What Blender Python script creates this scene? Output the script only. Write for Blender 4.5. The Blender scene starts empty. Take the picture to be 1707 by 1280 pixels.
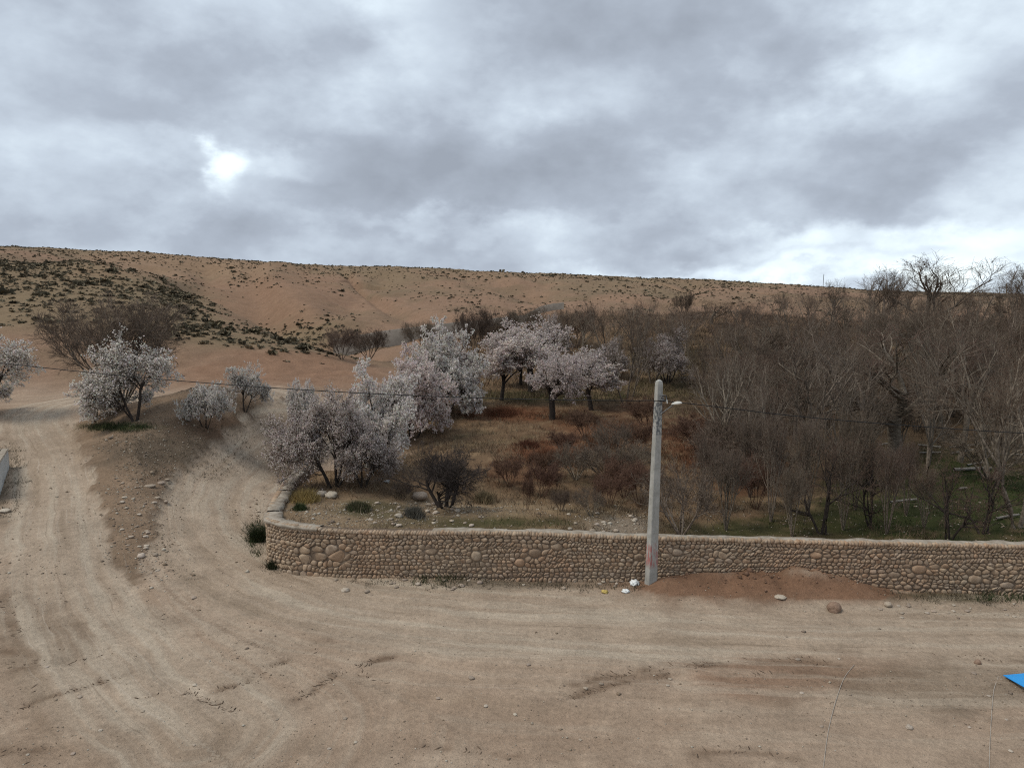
import bpy, math, random
import numpy as np
from mathutils import Vector, Matrix

# ------------------------------------------------------------------ camera, sky, sun, exposure
scene = bpy.context.scene
COL = scene.collection
F_PX, CU, CV = 1282.0, 853.5, 640.0          # focal length and centre of the photograph in its own pixels
CAM_Z, PITCH = 8.5, math.atan(150.0 / 1282.0)
cam_data = bpy.data.cameras.new('camera')
cam = bpy.data.objects.new('camera', cam_data)
COL.objects.link(cam)
cam.location = (0, 0, CAM_Z)
cam.rotation_euler = (math.pi / 2 - PITCH, 0, 0)
cam_data.sensor_width = 36.0
cam_data.lens = 36.0 * F_PX / 1707.0
cam_data.clip_start = 0.1
cam_data.clip_end = 5000
scene.camera = cam
scene.view_settings.view_transform = 'Standard'
scene.view_settings.look = 'None'
scene.view_settings.exposure = 0.58
scene.view_settings.gamma = 1.0
scene.view_settings.use_curve_mapping = False
scene.cycles.use_denoising = False
scene.cycles.filter_width = 1.1
scene.cycles.max_bounces = 5
scene.cycles.diffuse_bounces = 3
scene.cycles.transparent_max_bounces = 4

SUN_TO = Vector((-0.50, -0.12, 0.80)).normalized()
sun_data = bpy.data.lights.new('sun', 'SUN')
sun_data.energy = 1.4
sun_data.angle = math.radians(24)
sun_data.color = (1.0, 0.94, 0.84)
sun = bpy.data.objects.new('sun', sun_data)
COL.objects.link(sun)
sun.rotation_euler = (-SUN_TO).to_track_quat('-Z', 'Y').to_euler()

CP, SP = math.cos(PITCH), math.sin(PITCH)


def ray(u, v):
    a, b = (u - CU) / F_PX, (CV - v) / F_PX
    return np.array([a, CP + b * SP, -SP + b * CP])


def atz(u, v, z=0.0):
    d = ray(u, v)
    return np.array([0, 0, CAM_Z]) + d * ((z - CAM_Z) / d[2])


def aty(u, v, y):
    d = ray(u, v)
    return np.array([0, 0, CAM_Z]) + d * (y / d[1])


def project(x, y, z):
    yy = y * CP - (z - CAM_Z) * SP
    zz = y * SP + (z - CAM_Z) * CP
    yy = np.maximum(yy, 0.5)
    return CU + F_PX * x / yy, CV - F_PX * zz / yy


class NT:
    """small helper around a node tree"""
    def __init__(self, tree):
        self.t = tree
        self.t.nodes.clear()

    def n(self, kind, **kw):
        nd = self.t.nodes.new(kind)
        for k, v in kw.items():
            if k.startswith('i_'):
                key = k[2:]
                key = int(key) if key.isdigit() else key.replace('_', ' ')
                nd.inputs[key].default_value = v
            else:
                setattr(nd, k, v)
        return nd

    def l(self, a, b):
        self.t.links.new(a, b)

    def math(self, op, a, b=None, clamp=False):
        nd = self.n('ShaderNodeMath', operation=op)
        nd.use_clamp = clamp
        for k, x in enumerate((a, b)):
            if x is None:
                continue
            if isinstance(x, (int, float)):
                nd.inputs[k].default_value = x
            else:
                self.l(x, nd.inputs[k])
        return nd.outputs[0]

    def vec(self, op, a, b=None):
        nd = self.n('ShaderNodeVectorMath', operation=op)
        for k, x in enumerate((a, b)):
            if x is None:
                continue
            if isinstance(x, (tuple, list)):
                nd.inputs[k].default_value = x
            else:
                self.l(x, nd.inputs[k])
        return nd.outputs['Value'] if op in ('LENGTH', 'DOT_PRODUCT', 'DISTANCE') else nd.outputs['Vector']

    def noise(self, vec, scale, detail=4, rough=0.55, dist=0.0, dim='3D'):
        nd = self.n('ShaderNodeTexNoise', noise_dimensions=dim)
        nd.inputs['Scale'].default_value = scale
        nd.inputs['Detail'].default_value = detail
        nd.inputs['Roughness'].default_value = rough
        nd.inputs['Distortion'].default_value = dist
        if vec is not None:
            self.l(vec, nd.inputs['Vector'])
        return nd

    def ramp(self, fac, stops, interp='LINEAR'):
        nd = self.n('ShaderNodeValToRGB')
        cr = nd.color_ramp
        cr.interpolation = interp
        while len(cr.elements) < len(stops):
            cr.elements.new(0.5)
        for e, (p, c) in zip(cr.elements, stops):
            e.position = p
            e.color = (c[0], c[1], c[2], 1)
        self.l(fac, nd.inputs[0])
        return nd.outputs[0]

    def mix(self, fac, a, b, blend='MIX'):
        nd = self.n('ShaderNodeMix', data_type='RGBA', blend_type=blend)
        for idx, x in ((0, fac), (6, a), (7, b)):
            if isinstance(x, (int, float)):
                nd.inputs[idx].default_value = x
            elif isinstance(x, (tuple, list)):
                nd.inputs[idx].default_value = (x[0], x[1], x[2], 1)
            else:
                self.l(x, nd.inputs[idx])
        return nd.outputs[2]

    def maprange(self, val, a, b, c, d, smooth=True):
        nd = self.n('ShaderNodeMapRange')
        nd.interpolation_type = 'SMOOTHSTEP' if smooth else 'LINEAR'
        self.l(val, nd.inputs[0])
        for k, x in zip((1, 2, 3, 4), (a, b, c, d)):
            nd.inputs[k].default_value = x
        return nd.outputs[0]


world = bpy.data.worlds.new('World')
scene.world = world
world.use_nodes = True
world.cycles.sampling_method = 'MANUAL'
world.cycles.sample_map_resolution = 256
w = NT(world.node_tree)
w_out = w.n('ShaderNodeOutputWorld')
w_bg = w.n('ShaderNodeBackground')
w_bg.inputs['Strength'].default_value = 1.0
w.l(w_bg.outputs[0], w_out.inputs[0])
sky_tex = w.n('ShaderNodeTexSky', sky_type='NISHITA')
sky_tex.sun_disc = False
sky_tex.sun_elevation = math.asin(SUN_TO.z)
sky_tex.sun_rotation = math.atan2(SUN_TO.x, SUN_TO.y) % (2 * math.pi)
sky_tex.altitude = 1500
blue = w.vec('SCALE', sky_tex.outputs[0])
blue.node.inputs['Scale'].default_value = 0.12
tc = w.n('ShaderNodeTexCoord')
dirn = w.vec('NORMALIZE', tc.outputs['Generated'])
sep = w.n('ShaderNodeSeparateXYZ')
w.l(dirn, sep.inputs[0])
com = w.n('ShaderNodeCombineXYZ')
w.l(w.math('SUBTRACT', sep.outputs[0], w.math('MULTIPLY', sep.outputs[2], 0.55)), com.inputs[0])
w.l(sep.outputs[1], com.inputs[1])
w.l(w.math('ADD', w.math('MULTIPLY', sep.outputs[2], 1.9), w.math('MULTIPLY', sep.outputs[0], -0.32)), com.inputs[2])
mp = w.n('ShaderNodeMapping')
mp.inputs['Location'].default_value = (3.1, 1.7, 0.4)
w.l(com.outputs[0], mp.inputs[0])
n_big = w.noise(mp.outputs[0], 2.6, 2, 0.5, 0.2)
mp2 = w.n('ShaderNodeMapping')
mp2.inputs['Scale'].default_value = (1.0, 1.0, 1.7)
mp2.inputs['Location'].default_value = (0.7, 2.2, 1.3)
mp2.inputs['Rotation'].default_value = (0, math.radians(-14), 0)
w.l(dirn, mp2.inputs[0])
n_mid = w.noise(mp2.outputs[0], 6.2, 6, 0.53, 0.0)
n_fine = w.noise(mp2.outputs[0], 16.0, 5, 0.55, 0.0)
cl = w.math('ADD', w.math('MULTIPLY', w.math('SUBTRACT', n_big.outputs[0], 0.5), 0.70),
            w.math('MULTIPLY', w.math('SUBTRACT', n_mid.outputs[0], 0.5), 0.85))
cl = w.math('ADD', cl, w.math('MULTIPLY', w.math('SUBTRACT', n_fine.outputs[0], 0.5), 0.24))
cl = w.math('ADD', cl, 0.35)
# cloud masses and gaps of this sky, each a soft lump in a direction of the sky with a ragged rim
warp = w.vec('SUBTRACT', n_mid.outputs[1], (0.5, 0.5, 0.5))
warp = w.vec('SCALE', warp)
warp.node.inputs['Scale'].default_value = 0.11
warp2 = w.vec('SUBTRACT', n_fine.outputs[1], (0.5, 0.5, 0.5))
warp2 = w.vec('SCALE', warp2)
warp2.node.inputs['Scale'].default_value = 0.07
wdir = w.vec('ADD', w.vec('ADD', dirn, warp), warp2)
LOBES = [(376, 276, 30, 40, .50), (376, 270, 90, 90, .10), (285, 250, 110, 28, .16), (25, 215, 80, 80, .16), (20, 60, 100, 80, .06),
         (1460, 132, 90, 45, .22), (1670, 270, 110, 70, .20), (1540, 412, 230, 30, .36), (700, 374, 230, 18, .15),
         (1240, 464, 230, 14, .26), (1640, 472, 130, 24, .30), (690, 25, 60, 70, .18), (1650, 20, 110, 70, .16), (490, 275, 60, 20, .18),
         (230, 165, 190, 80, -.16), (720, 290, 300, 70, -.19), (1150, 60, 150, 80, -.10), (1120, 290, 380, 70, -.15),
         (830, 60, 140, 55, -.08), (1500, 300, 170, 36, -.08), (330, 402, 330, 30, -.07)]
for (u, v, ru, rv, amt) in LOBES:
    d0 = ray(u, v)
    d0 = d0 / np.linalg.norm(d0)
    df = w.vec('SUBTRACT', wdir, tuple(d0))
    df = w.vec('MULTIPLY', df, (F_PX / ru, F_PX / ru, F_PX / rv))
    ln = w.vec('LENGTH', df)
    cl = w.math('ADD', cl, w.maprange(ln, 0.0, 1.9, amt, 0.0))
clouds = w.ramp(cl, [(0.06, (0.232, 0.262, 0.310)), (0.28, (0.300, 0.340, 0.400)), (0.46, (0.405, 0.462, 0.530)),
                     (0.64, (0.545, 0.622, 0.685)), (0.82, (0.72, 0.80, 0.84)), (1.0, (0.93, 0.97, 0.97))])
gap = w.maprange(cl, 0.62, 0.95, 0.0, 0.22)
w.l(w.mix(gap, clouds, blue), w_bg.inputs[0])

# ------------------------------------------------------------------ helpers
RNG = np.random.default_rng(7)
random.seed(7)


def tag(o, label=None, cat=None, group=None, kind=None):
    if label:
        o['label'] = label
    if cat:
        o['category'] = cat
    if group:
        o['group'] = group
    if kind:
        o['kind'] = kind
    return o


def link(o, parent=None):
    COL.objects.link(o)
    if parent is not None:
        o.parent = parent
    return o


def empty(name, loc=(0, 0, 0), rz=0.0, scale=(1, 1, 1)):
    o = bpy.data.objects.new(name, None)
    o.empty_display_size = 0.2
    o.location = loc
    o.rotation_euler = (0, 0, rz)
    o.scale = scale
    return link(o)


def mesh_np(name, V, F, mats=(), smooth=False, mat_idx=None, colors=None):
    """V (n,3), F (m,3) or (m,4) -> mesh data block"""
    V = np.asarray(V, dtype=np.float32)
    F = np.asarray(F, dtype=np.int32)
    me = bpy.data.meshes.new(name)
    k = F.shape[1]
    me.vertices.add(len(V))
    me.vertices.foreach_set('co', V.ravel())
    me.loops.add(F.size)
    me.loops.foreach_set('vertex_index', F.ravel())
    me.polygons.add(len(F))
    me.polygons.foreach_set('loop_start', np.arange(0, F.size, k, dtype=np.int32))
    me.polygons.foreach_set('loop_total', np.full(len(F), k, dtype=np.int32))
    if smooth:
        me.polygons.foreach_set('use_smooth', np.ones(len(F), dtype=bool))
    for m in mats:
        me.materials.append(m)
    if mat_idx is not None:
        me.polygons.foreach_set('material_index', np.asarray(mat_idx, dtype=np.int32))
    if colors is not None:
        at = me.color_attributes.new('tint', 'FLOAT_COLOR', 'POINT')
        c4 = np.ones((len(V), 4), dtype=np.float32)
        c4[:, :3] = colors
        at.data.foreach_set('color', c4.ravel())
    me.update(calc_edges=True)
    return me


def obj(name, me, parent=None, loc=(0, 0, 0)):
    o = bpy.data.objects.new(name, me)
    o.location = loc
    return link(o, parent)


class Soup:
    """collects triangles / quads (quads are split)"""
    def __init__(self):
        self.V, self.F, self.C, self.M, self.n = [], [], [], [], 0

    def add(self, V, F, color=None, mat=0):
        V = np.asarray(V, dtype=np.float64)
        F = np.asarray(F, dtype=np.int64)
        if F.shape[1] == 4:
            F = np.concatenate([F[:, [0, 1, 2]], F[:, [0, 2, 3]]])
        self.V.append(V)
        self.F.append(F + self.n)
        self.M.append(np.full(len(F), mat))
        if color is not None:
            c = np.asarray(color, dtype=np.float64)
            self.C.append(np.broadcast_to(c, (len(V), 3)) if c.ndim == 1 else c)
        self.n += len(V)

    def mesh(self, name, mats, smooth=False):
        V = np.concatenate(self.V)
        F = np.concatenate(self.F)
        C = np.concatenate(self.C) if self.C else None
        return mesh_np(name, V, F, mats, smooth, np.concatenate(self.M), C)


_tab = np.random.default_rng(11).random((256, 256))


def vnoise(x, y):
    xi, yi = np.floor(x).astype(np.int64), np.floor(y).astype(np.int64)
    fx, fy = x - xi, y - yi
    fx, fy = fx * fx * (3 - 2 * fx), fy * fy * (3 - 2 * fy)
    a, b = _tab[xi & 255, yi & 255], _tab[(xi + 1) & 255, yi & 255]
    c, d = _tab[xi & 255, (yi + 1) & 255], _tab[(xi + 1) & 255, (yi + 1) & 255]
    return (a * (1 - fx) + b * fx) * (1 - fy) + (c * (1 - fx) + d * fx) * fy - 0.5


def fbm(x, y, octs=4, gain=0.5):
    s, a = 0, 1.0
    for k in range(octs):
        s = s + a * vnoise(x + 17.3 * k, y - 9.1 * k)
        x, y, a = x * 2.03, y * 2.03, a * gain
    return s


def sstep(a, b, x):
    t = np.clip((x - a) / (b - a), 0, 1)
    return t * t * (3 - 2 * t)


def polydist(px, py, pts):
    """distance, signed side and arc length of the nearest point of a polyline"""
    best = np.full(px.shape, 1e9)
    side = np.zeros(px.shape)
    arc = np.zeros(px.shape)
    s0 = 0.0
    for (x0, y0), (x1, y1) in zip(pts[:-1], pts[1:]):
        dx, dy = x1 - x0, y1 - y0
        L = math.hypot(dx, dy)
        t = np.clip(((px - x0) * dx + (py - y0) * dy) / (L * L), 0, 1)
        qx, qy = px - (x0 + t * dx), py - (y0 + t * dy)
        d = np.hypot(qx, qy)
        m = d < best
        best = np.where(m, d, best)
        side = np.where(m, np.sign(dx * qy - dy * qx), side)
        arc = np.where(m, s0 + t * L, arc)
        s0 += L
    return best, side, arc


def smooth_poly(pts, n=6):
    """Catmull-Rom through points"""
    P = [np.asarray(p, float) for p in pts]
    P = [2 * P[0] - P[1]] + P + [2 * P[-1] - P[-2]]
    out = []
    for i in range(1, len(P) - 2):
        for k in range(n):
            t = k / n
            p0, p1, p2, p3 = P[i - 1], P[i], P[i + 1], P[i + 2]
            out.append(0.5 * ((2 * p1) + (p2 - p0) * t + (2 * p0 - 5 * p1 + 4 * p2 - p3) * t * t + (3 * p1 - p0 - 3 * p2 + p3) * t ** 3))
    out.append(P[-2])
    return np.array(out)


# ------------------------------------------------------------------ materials
MATS = {}


def pbsdf(name, rough=0.9, spec=0.15):
    m = bpy.data.materials.new(name)
    m.use_nodes = True
    t = NT(m.node_tree)
    out = t.n('ShaderNodeOutputMaterial')
    b = t.n('ShaderNodeBsdfPrincipled')
    b.inputs['Roughness'].default_value = rough
    b.inputs['Specular IOR Level'].default_value = spec
    t.l(b.outputs[0], out.inputs[0])
    MATS[name] = m
    return m, t, b


def simple(name, c1, c2, scale=4.0, rough=0.9, bump=0.0, detail=5, tint=False, rnd=0.0, coords='Object', spec=0.15):
    """two-colour noisy surface; optional vertex tint and per-object variation"""
    m, t, b = pbsdf(name, rough, spec)
    tc = t.n('ShaderNodeTexCoord')
    nz = t.noise(tc.outputs[coords], scale, detail, 0.6)
    fac = t.maprange(nz.outputs[0], 0.3, 0.7, 0, 1)
    c = t.mix(fac, c1, c2)
    if tint:
        at = t.n('ShaderNodeAttribute', attribute_name='tint')
        c = t.mix(1.0, c, at.outputs[0], 'MULTIPLY')
    if rnd:
        oi = t.n('ShaderNodeObjectInfo')
        hv = t.n('ShaderNodeHueSaturation')
        t.l(t.maprange(oi.outputs['Random'], 0, 1, 1 - rnd, 1 + rnd, False), hv.inputs['Value'])
        t.l(t.maprange(t.math('FRACT', t.math('MULTIPLY', oi.outputs['Random'], 7.3)), 0, 1, 0.492, 0.508, False), hv.inputs['Hue'])
        t.l(c, hv.inputs['Color'])
        c = hv.outputs[0]
    t.l(c, b.inputs['Base Color'])
    if bump:
        bp = t.n('ShaderNodeBump')
        bp.inputs['Strength'].default_value = bump
        bp.inputs['Distance'].default_value = 0.03
        t.l(nz.outputs[0], bp.inputs['Height'])
        t.l(bp.outputs[0], b.inputs['Normal'])
    return m


M_bark_dark = simple('bark_dark', (0.030, 0.024, 0.020), (0.060, 0.048, 0.040), 9, bump=0.4)
M_bark_grey = simple('bark_grey', (0.100, 0.078, 0.058), (0.270, 0.220, 0.170), 7, bump=0.3, rnd=0.25)
M_bark_pale = simple('bark_pale', (0.105, 0.084, 0.064), (0.265, 0.218, 0.170), 6, bump=0.3, rnd=0.2)
M_bark_brown = simple('bark_brown', (0.070, 0.052, 0.041), (0.119, 0.092, 0.074), 8, bump=0.3, rnd=0.2)
M_twig_brown = simple('twig_brown', (0.092, 0.058, 0.041), (0.145, 0.098, 0.072), 2, rnd=0.22)
M_twig_grey = simple('twig_grey', (0.110, 0.079, 0.058), (0.170, 0.126, 0.095), 2, rnd=0.2)
M_twig_dark = simple('twig_dark', (0.040, 0.032, 0.028), (0.075, 0.060, 0.053), 2, rnd=0.15)
M_twig_blossom = simple('twig_blossom', (0.075, 0.058, 0.048), (0.13, 0.105, 0.09), 2, rnd=0.15)
M_twig_rust = simple('twig_rust', (0.105, 0.058, 0.040), (0.165, 0.100, 0.068), 2, rnd=0.2)
M_blossom_white = simple('blossom_white', (0.76, 0.70, 0.63), (0.88, 0.83, 0.77), 3, tint=True, rnd=0.06)
M_blossom_pink = simple('blossom_pink', (0.70, 0.60, 0.545), (0.83, 0.74, 0.685), 3, tint=True, rnd=0.08)
for _m in (M_blossom_white, M_blossom_pink):
    _t = _m.node_tree
    _b = [n for n in _t.nodes if n.type == 'BSDF_PRINCIPLED'][0]
    _o = [n for n in _t.nodes if n.type == 'OUTPUT_MATERIAL'][0]
    _tr, _mx = _t.nodes.new('ShaderNodeBsdfTranslucent'), _t.nodes.new('ShaderNodeMixShader')
    _mx.inputs[0].default_value = .45
    _t.links.new(_b.inputs['Base Color'].links[0].from_socket, _tr.inputs[0])
    _t.links.new(_b.outputs[0], _mx.inputs[1])
    _t.links.new(_tr.outputs[0], _mx.inputs[2])
    _t.links.new(_mx.outputs[0], _o.inputs[0])
M_grass_dry = simple('grass_dry', (0.6, 0.6, 0.6), (1.0, 1.0, 1.0), 0.8, tint=True)
M_scrub = simple('scrub', (0.7, 0.7, 0.7), (1.0, 1.0, 1.0), 1.5, tint=True, rnd=0.3)
M_pebble = simple('pebble', (0.75, 0.75, 0.75), (1, 1, 1), 12, tint=True)
M_rock = simple('rock', (0.24, 0.185, 0.14), (0.40, 0.33, 0.26), 6, bump=0.5, rnd=0.2)
M_rock_pale = simple('rock_pale', (0.36, 0.30, 0.235), (0.50, 0.43, 0.35), 7, bump=0.5, rnd=0.12)
M_rock_red = simple('rock_red', (0.20, 0.13, 0.09), (0.32, 0.22, 0.16), 8, bump=0.5)
M_bag = simple('plastic_bag', (0.62, 0.64, 0.62), (0.80, 0.81, 0.79), 14, rough=0.45, spec=0.4)
M_bag_yellow = simple('wrapper_yellow', (0.42, 0.30, 0.07), (0.55, 0.42, 0.13), 14, rough=0.5, spec=0.4)
M_wire = simple('wire_black', (0.012, 0.012, 0.012), (0.02, 0.02, 0.02), 3, rough=0.6)
M_iron = simple('iron', (0.10, 0.105, 0.11), (0.20, 0.20, 0.20), 20, rough=0.55, spec=0.4)
M_lamp = simple('lamp_white', (0.46, 0.45, 0.40), (0.58, 0.57, 0.52), 10, rough=0.5, spec=0.35)
M_blue = simple('blue_sheet', (0.012, 0.225, 0.55), (0.016, 0.28, 0.66), 3, rough=0.45, spec=0.4)
M_plaster = simple('white_concrete', (0.40, 0.41, 0.40), (0.52, 0.53, 0.51), 2.5, bump=0.2)
M_cement = simple('cement', (0.225, 0.185, 0.140), (0.37, 0.325, 0.265), 5.0, bump=0.9)
M_mudwall = simple('mud_wall', (0.165, 0.142, 0.118), (0.23, 0.20, 0.17), 0.9, bump=0.4)
M_log = simple('pale_log', (0.17, 0.155, 0.13), (0.28, 0.255, 0.22), 6, bump=0.3, rnd=0.15)
M_clod = simple('moist_soil', (0.105, 0.075, 0.055), (0.155, 0.115, 0.085), 9)
M_string = simple('pale_string', (0.34, 0.29, 0.24), (0.42, 0.37, 0.31), 5)


def mortar_mat():
    m, t, b = pbsdf('earth_mortar', 0.95, 0.1)
    tc = t.n('ShaderNodeTexCoord')
    n1 = t.noise(tc.outputs['Object'], 1.2, 4)
    n2 = t.noise(tc.outputs['Object'], 22, 4)
    c = t.mix(t.maprange(n1.outputs[0], .35, .65, 0, 1), (0.185, 0.135, 0.095), (0.245, 0.185, 0.135))
    c = t.mix(t.math('MULTIPLY', n2.outputs[0], 0.6), c, (0.07, 0.05, 0.035))
    t.l(c, b.inputs['Base Color'])
    bp = t.n('ShaderNodeBump')
    bp.inputs['Strength'].default_value = 0.6
    bp.inputs['Distance'].default_value = 0.03
    t.l(n2.outputs[0], bp.inputs['Height'])
    t.l(bp.outputs[0], b.inputs['Normal'])
    return m


def stone_mat():
    m, t, b = pbsdf('field_stone', 0.88, 0.2)
    geo = t.n('ShaderNodeNewGeometry')
    n0 = t.noise(geo.outputs['Position'], 0.35, 2)
    n1 = t.noise(geo.outputs['Position'], 6.0, 3)
    n2 = t.noise(geo.outputs['Position'], 45, 4)
    c = t.mix(t.maprange(n1.outputs[0], .3, .7, 0, 1), (0.285, 0.212, 0.150), (0.425, 0.335, 0.248))
    c = t.mix(t.maprange(n0.outputs[0], .45, .65, 0, 0.45), c, (0.37, 0.245, 0.165))
    c = t.mix(t.maprange(n2.outputs[0], .45, .75, 0, 0.5), c, (0.20, 0.145, 0.11))
    at = t.n('ShaderNodeAttribute', attribute_name='tint')
    c = t.mix(1.0, c, at.outputs[0], 'MULTIPLY')
    t.l(c, b.inputs['Base Color'])
    bp = t.n('ShaderNodeBump')
    bp.inputs['Strength'].default_value = 0.5
    bp.inputs['Distance'].default_value = 0.02
    t.l(n2.outputs[0], bp.inputs['Height'])
    t.l(bp.outputs[0], b.inputs['Normal'])
    return m


M_mortar, M_stone = mortar_mat(), stone_mat()


def concrete_pole_mat():
    m, t, b = pbsdf('pole_concrete', 0.85, 0.2)
    tc = t.n('ShaderNodeTexCoord')
    ob = tc.outputs['Object']
    n1 = t.noise(ob, 5, 5)
    n2 = t.noise(ob, 40, 3)
    mpz = t.n('ShaderNodeMapping')
    mpz.inputs['Scale'].default_value = (7, 7, 0.6)
    t.l(ob, mpz.inputs[0])
    n3 = t.noise(mpz.outputs[0], 1.5, 5)
    c = t.mix(t.maprange(n1.outputs[0], .3, .7, 0, 1), (0.30, 0.295, 0.265), (0.41, 0.40, 0.365))
    c = t.mix(t.maprange(n3.outputs[0], .5, .8, 0, .55), c, (0.20, 0.19, 0.165))
    c = t.mix(t.maprange(n2.outputs[0], .62, .75, 0, .5), c, (0.15, 0.14, 0.12))
    sx = t.n('ShaderNodeSeparateXYZ')
    t.l(ob, sx.inputs[0])
    # a smear of red spray paint by the foot, dark stencil marks below the wire (flat paint)
    low = t.math('MULTIPLY', t.maprange(sx.outputs[2], .42, .62, 0, 1), t.maprange(sx.outputs[2], 1.05, 1.25, 1, 0))
    mpr = t.n('ShaderNodeMapping')
    mpr.inputs['Scale'].default_value = (9, 9, 2.2)
    t.l(ob, mpr.inputs[0])
    nr = t.noise(mpr.outputs[0], 1.6, 4)
    red = t.math('MULTIPLY', low, t.maprange(nr.outputs[0], .42, .58, 0, .75))
    c = t.mix(red, c, (0.36, 0.10, 0.09))
    hi = t.math('MULTIPLY', t.maprange(sx.outputs[2], 4.30, 4.40, 0, 1), t.maprange(sx.outputs[2], 5.28, 5.36, 1, 0))
    mpk = t.n('ShaderNodeMapping')
    mpk.inputs['Scale'].default_value = (10, 10, 7)
    t.l(ob, mpk.inputs[0])
    nk = t.noise(mpk.outputs[0], 1.3, 3)
    c = t.mix(t.math('MULTIPLY', hi, t.maprange(nk.outputs[0], .45, .56, 0, .8)), c, (0.075, 0.085, 0.095))
    t.l(c, b.inputs['Base Color'])
    bp = t.n('ShaderNodeBump')
    bp.inputs['Strength'].default_value = 0.35
    bp.inputs['Distance'].default_value = 0.02
    t.l(n1.outputs[0], bp.inputs['Height'])
    t.l(bp.outputs[0], b.inputs['Normal'])
    return m


M_pole = concrete_pole_mat()

# ------------------------------------------------------------------ the lie of the land
# wall: foot and top edge read off along its run (u, v foot, v top)
WALL_PIX = [(447, 938, 862), (456, 946, 868), (480, 953, 874), (520, 958, 879), (580, 962, 884), (700, 966, 886), (853, 968, 887),
            (1000, 970, 892), (1085, 971, 895), (1250, 976, 899), (1400, 982, 903), (1560, 988, 906), (1707, 993, 909), (1950, 1003, 914)]
wall_front, wall_top = [], []
for u, vf, vt in WALL_PIX:
    p = atz(u, vf, 0.0)
    wall_front.append((p[0], p[1]))
    wall_top.append(aty(u, vt, p[1])[2])
# the return of the wall runs back along the lane
side = [atz(u, v, 1.50)[:2] for u, v in ((506, 772), (492, 784), (476, 800), (462, 820), (452, 838))]
WPATH = [tuple(p) for p in side] + wall_front
WTOP = [wall_top[0] + 0.0] * len(side) + wall_top
WPATH = np.array(WPATH)
WTOP = np.array(WTOP)
_n = 8
WP3 = smooth_poly(np.column_stack([WPATH, WTOP]), _n)       # x, y, top z
WARC = np.concatenate([[0], np.cumsum(np.hypot(np.diff(WP3[:, 0]), np.diff(WP3[:, 1])))])
S_CORNER = WARC[len(side) * _n]


def wall_at(s):
    x = np.interp(s, WARC, WP3[:, 0])
    y = np.interp(s, WARC, WP3[:, 1])
    z = np.interp(s, WARC, WP3[:, 2])
    e = 0.05
    tx = np.interp(s + e, WARC, WP3[:, 0]) - np.interp(s - e, WARC, WP3[:, 0])
    ty = np.interp(s + e, WARC, WP3[:, 1]) - np.interp(s - e, WARC, WP3[:, 1])
    L = np.hypot(tx, ty)
    return x, y, z, tx / L, ty / L       # outward normal is (ty, -tx)


ROAD_A = [(1950, 1066, 0), (1400, 1058, 0), (1000, 1040, 0), (760, 1026, 0), (560, 1000, 0), (420, 945, 0), (352, 880, .05), (352, 825, .15),
          (400, 772, .3), (455, 738, .45), (505, 716, .6), (560, 700, .8)]
ROAD_B = [(330, 1230, 0), (190, 1110, 0), (120, 1000, .1), (100, 900, .5), (98, 820, .85), (84, 750, 1.3), (60, 705, 1.75), (90, 675, 2.1), (170, 663, 2.3),
          (330, 660, 2.35), (470, 657, 2.4)]
RA = smooth_poly([atz(*p)[:2] for p in ROAD_A])
RB = smooth_poly([atz(*p)[:2] for p in ROAD_B])

ctrl = []
for X in (-60, -40, -28, -18, -10, -3, 4, 11, 18, 28, 45, 70):
    for Y in (-40, -10, 4, 12, 17, 20.5):
        ctrl.append((X, Y, 0.02 * max(0, -X - 8) if Y > 10 else 0.0))
for p in ROAD_A[3:] + ROAD_B:
    ctrl.append(tuple(atz(*p)))
for p in wall_front[3:]:
    ctrl.append((p[0], p[1] - 0.6, 0.0))
for (u, v, Y) in [
        # shoulder of the left hill and the bank above the upper road
        (0, 640, 52), (0, 560, 62), (0, 500, 82), (0, 425, 118), (-250, 420, 118), (-250, 520, 75), (-250, 640, 50),
        (250, 640, 54), (250, 560, 64), (250, 500, 84), (200, 449, 112), (400, 635, 55), (400, 583, 63), (400, 525, 87), (350, 483, 106),
        (500, 630, 57), (500, 585, 66), (480, 545, 88), (565, 592, 72),
        # gully and the red hill
        (430, 505, 122), (400, 462, 152), (300, 441, 172), (200, 440, 165), (60, 420, 165),
        (600, 472, 168), (600, 512, 132), (600, 545, 112), (800, 490, 150), (800, 526, 116), (1000, 500, 132), (1000, 476, 170),
        (1140, 530, 102), (1200, 500, 125), (900, 470, 172),
        (580, 565, 100), (700, 550, 101), (800, 537, 104), (930, 525, 107),
        # skyline
        (-300, 398, 205), (0, 410, 205), (250, 424, 205), (500, 443, 200), (650, 444, 192), (900, 460, 192), (1200, 472, 205), (1500, 486, 215),
        (1707, 492, 225), (2100, 500, 235),
        # orchard floor
        (650, 600, 76), (850, 650, 61), (920, 697, 50), (1050, 655, 60), (1100, 600, 73), (1300, 600, 72), (1300, 550, 92),
        (1500, 700, 49), (1500, 560, 88), (1707, 560, 88), (1500, 760, 41), (1707, 760, 41), (2100, 760, 41), (2100, 560, 88), (1250, 525, 105)]:
    ctrl.append(tuple(aty(u, v, Y)))
for (u, v, z) in [(330, 705, 2.1), (420, 688, 2.0), (230, 700, 2.15), (290, 760, 1.25), (240, 850, .55), (250, 940, .1), (190, 780, 1.3), (0, 700, 1.9),
                  (-60, 760, 1.4), (0, 850, .7), (-120, 900, .5), (700, 770, .55), (850, 800, .45), (1000, 790, .35), (1300, 830, .1), (1700, 850, .05), (1000, 740, .4)]:
    ctrl.append(tuple(atz(u, v, z)))
for u, z in ((-600, 28), (0, 20.0), (500, 15.0), (900, 11.5), (1300, 9), (1707, 6.5), (2300, 5)):
    p = aty(u, 450, 300)
    ctrl.append((p[0], 300, z - 1.0))
    p = aty(u, 450, 620)
    ctrl.append((p[0], 620, z - 16))
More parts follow.
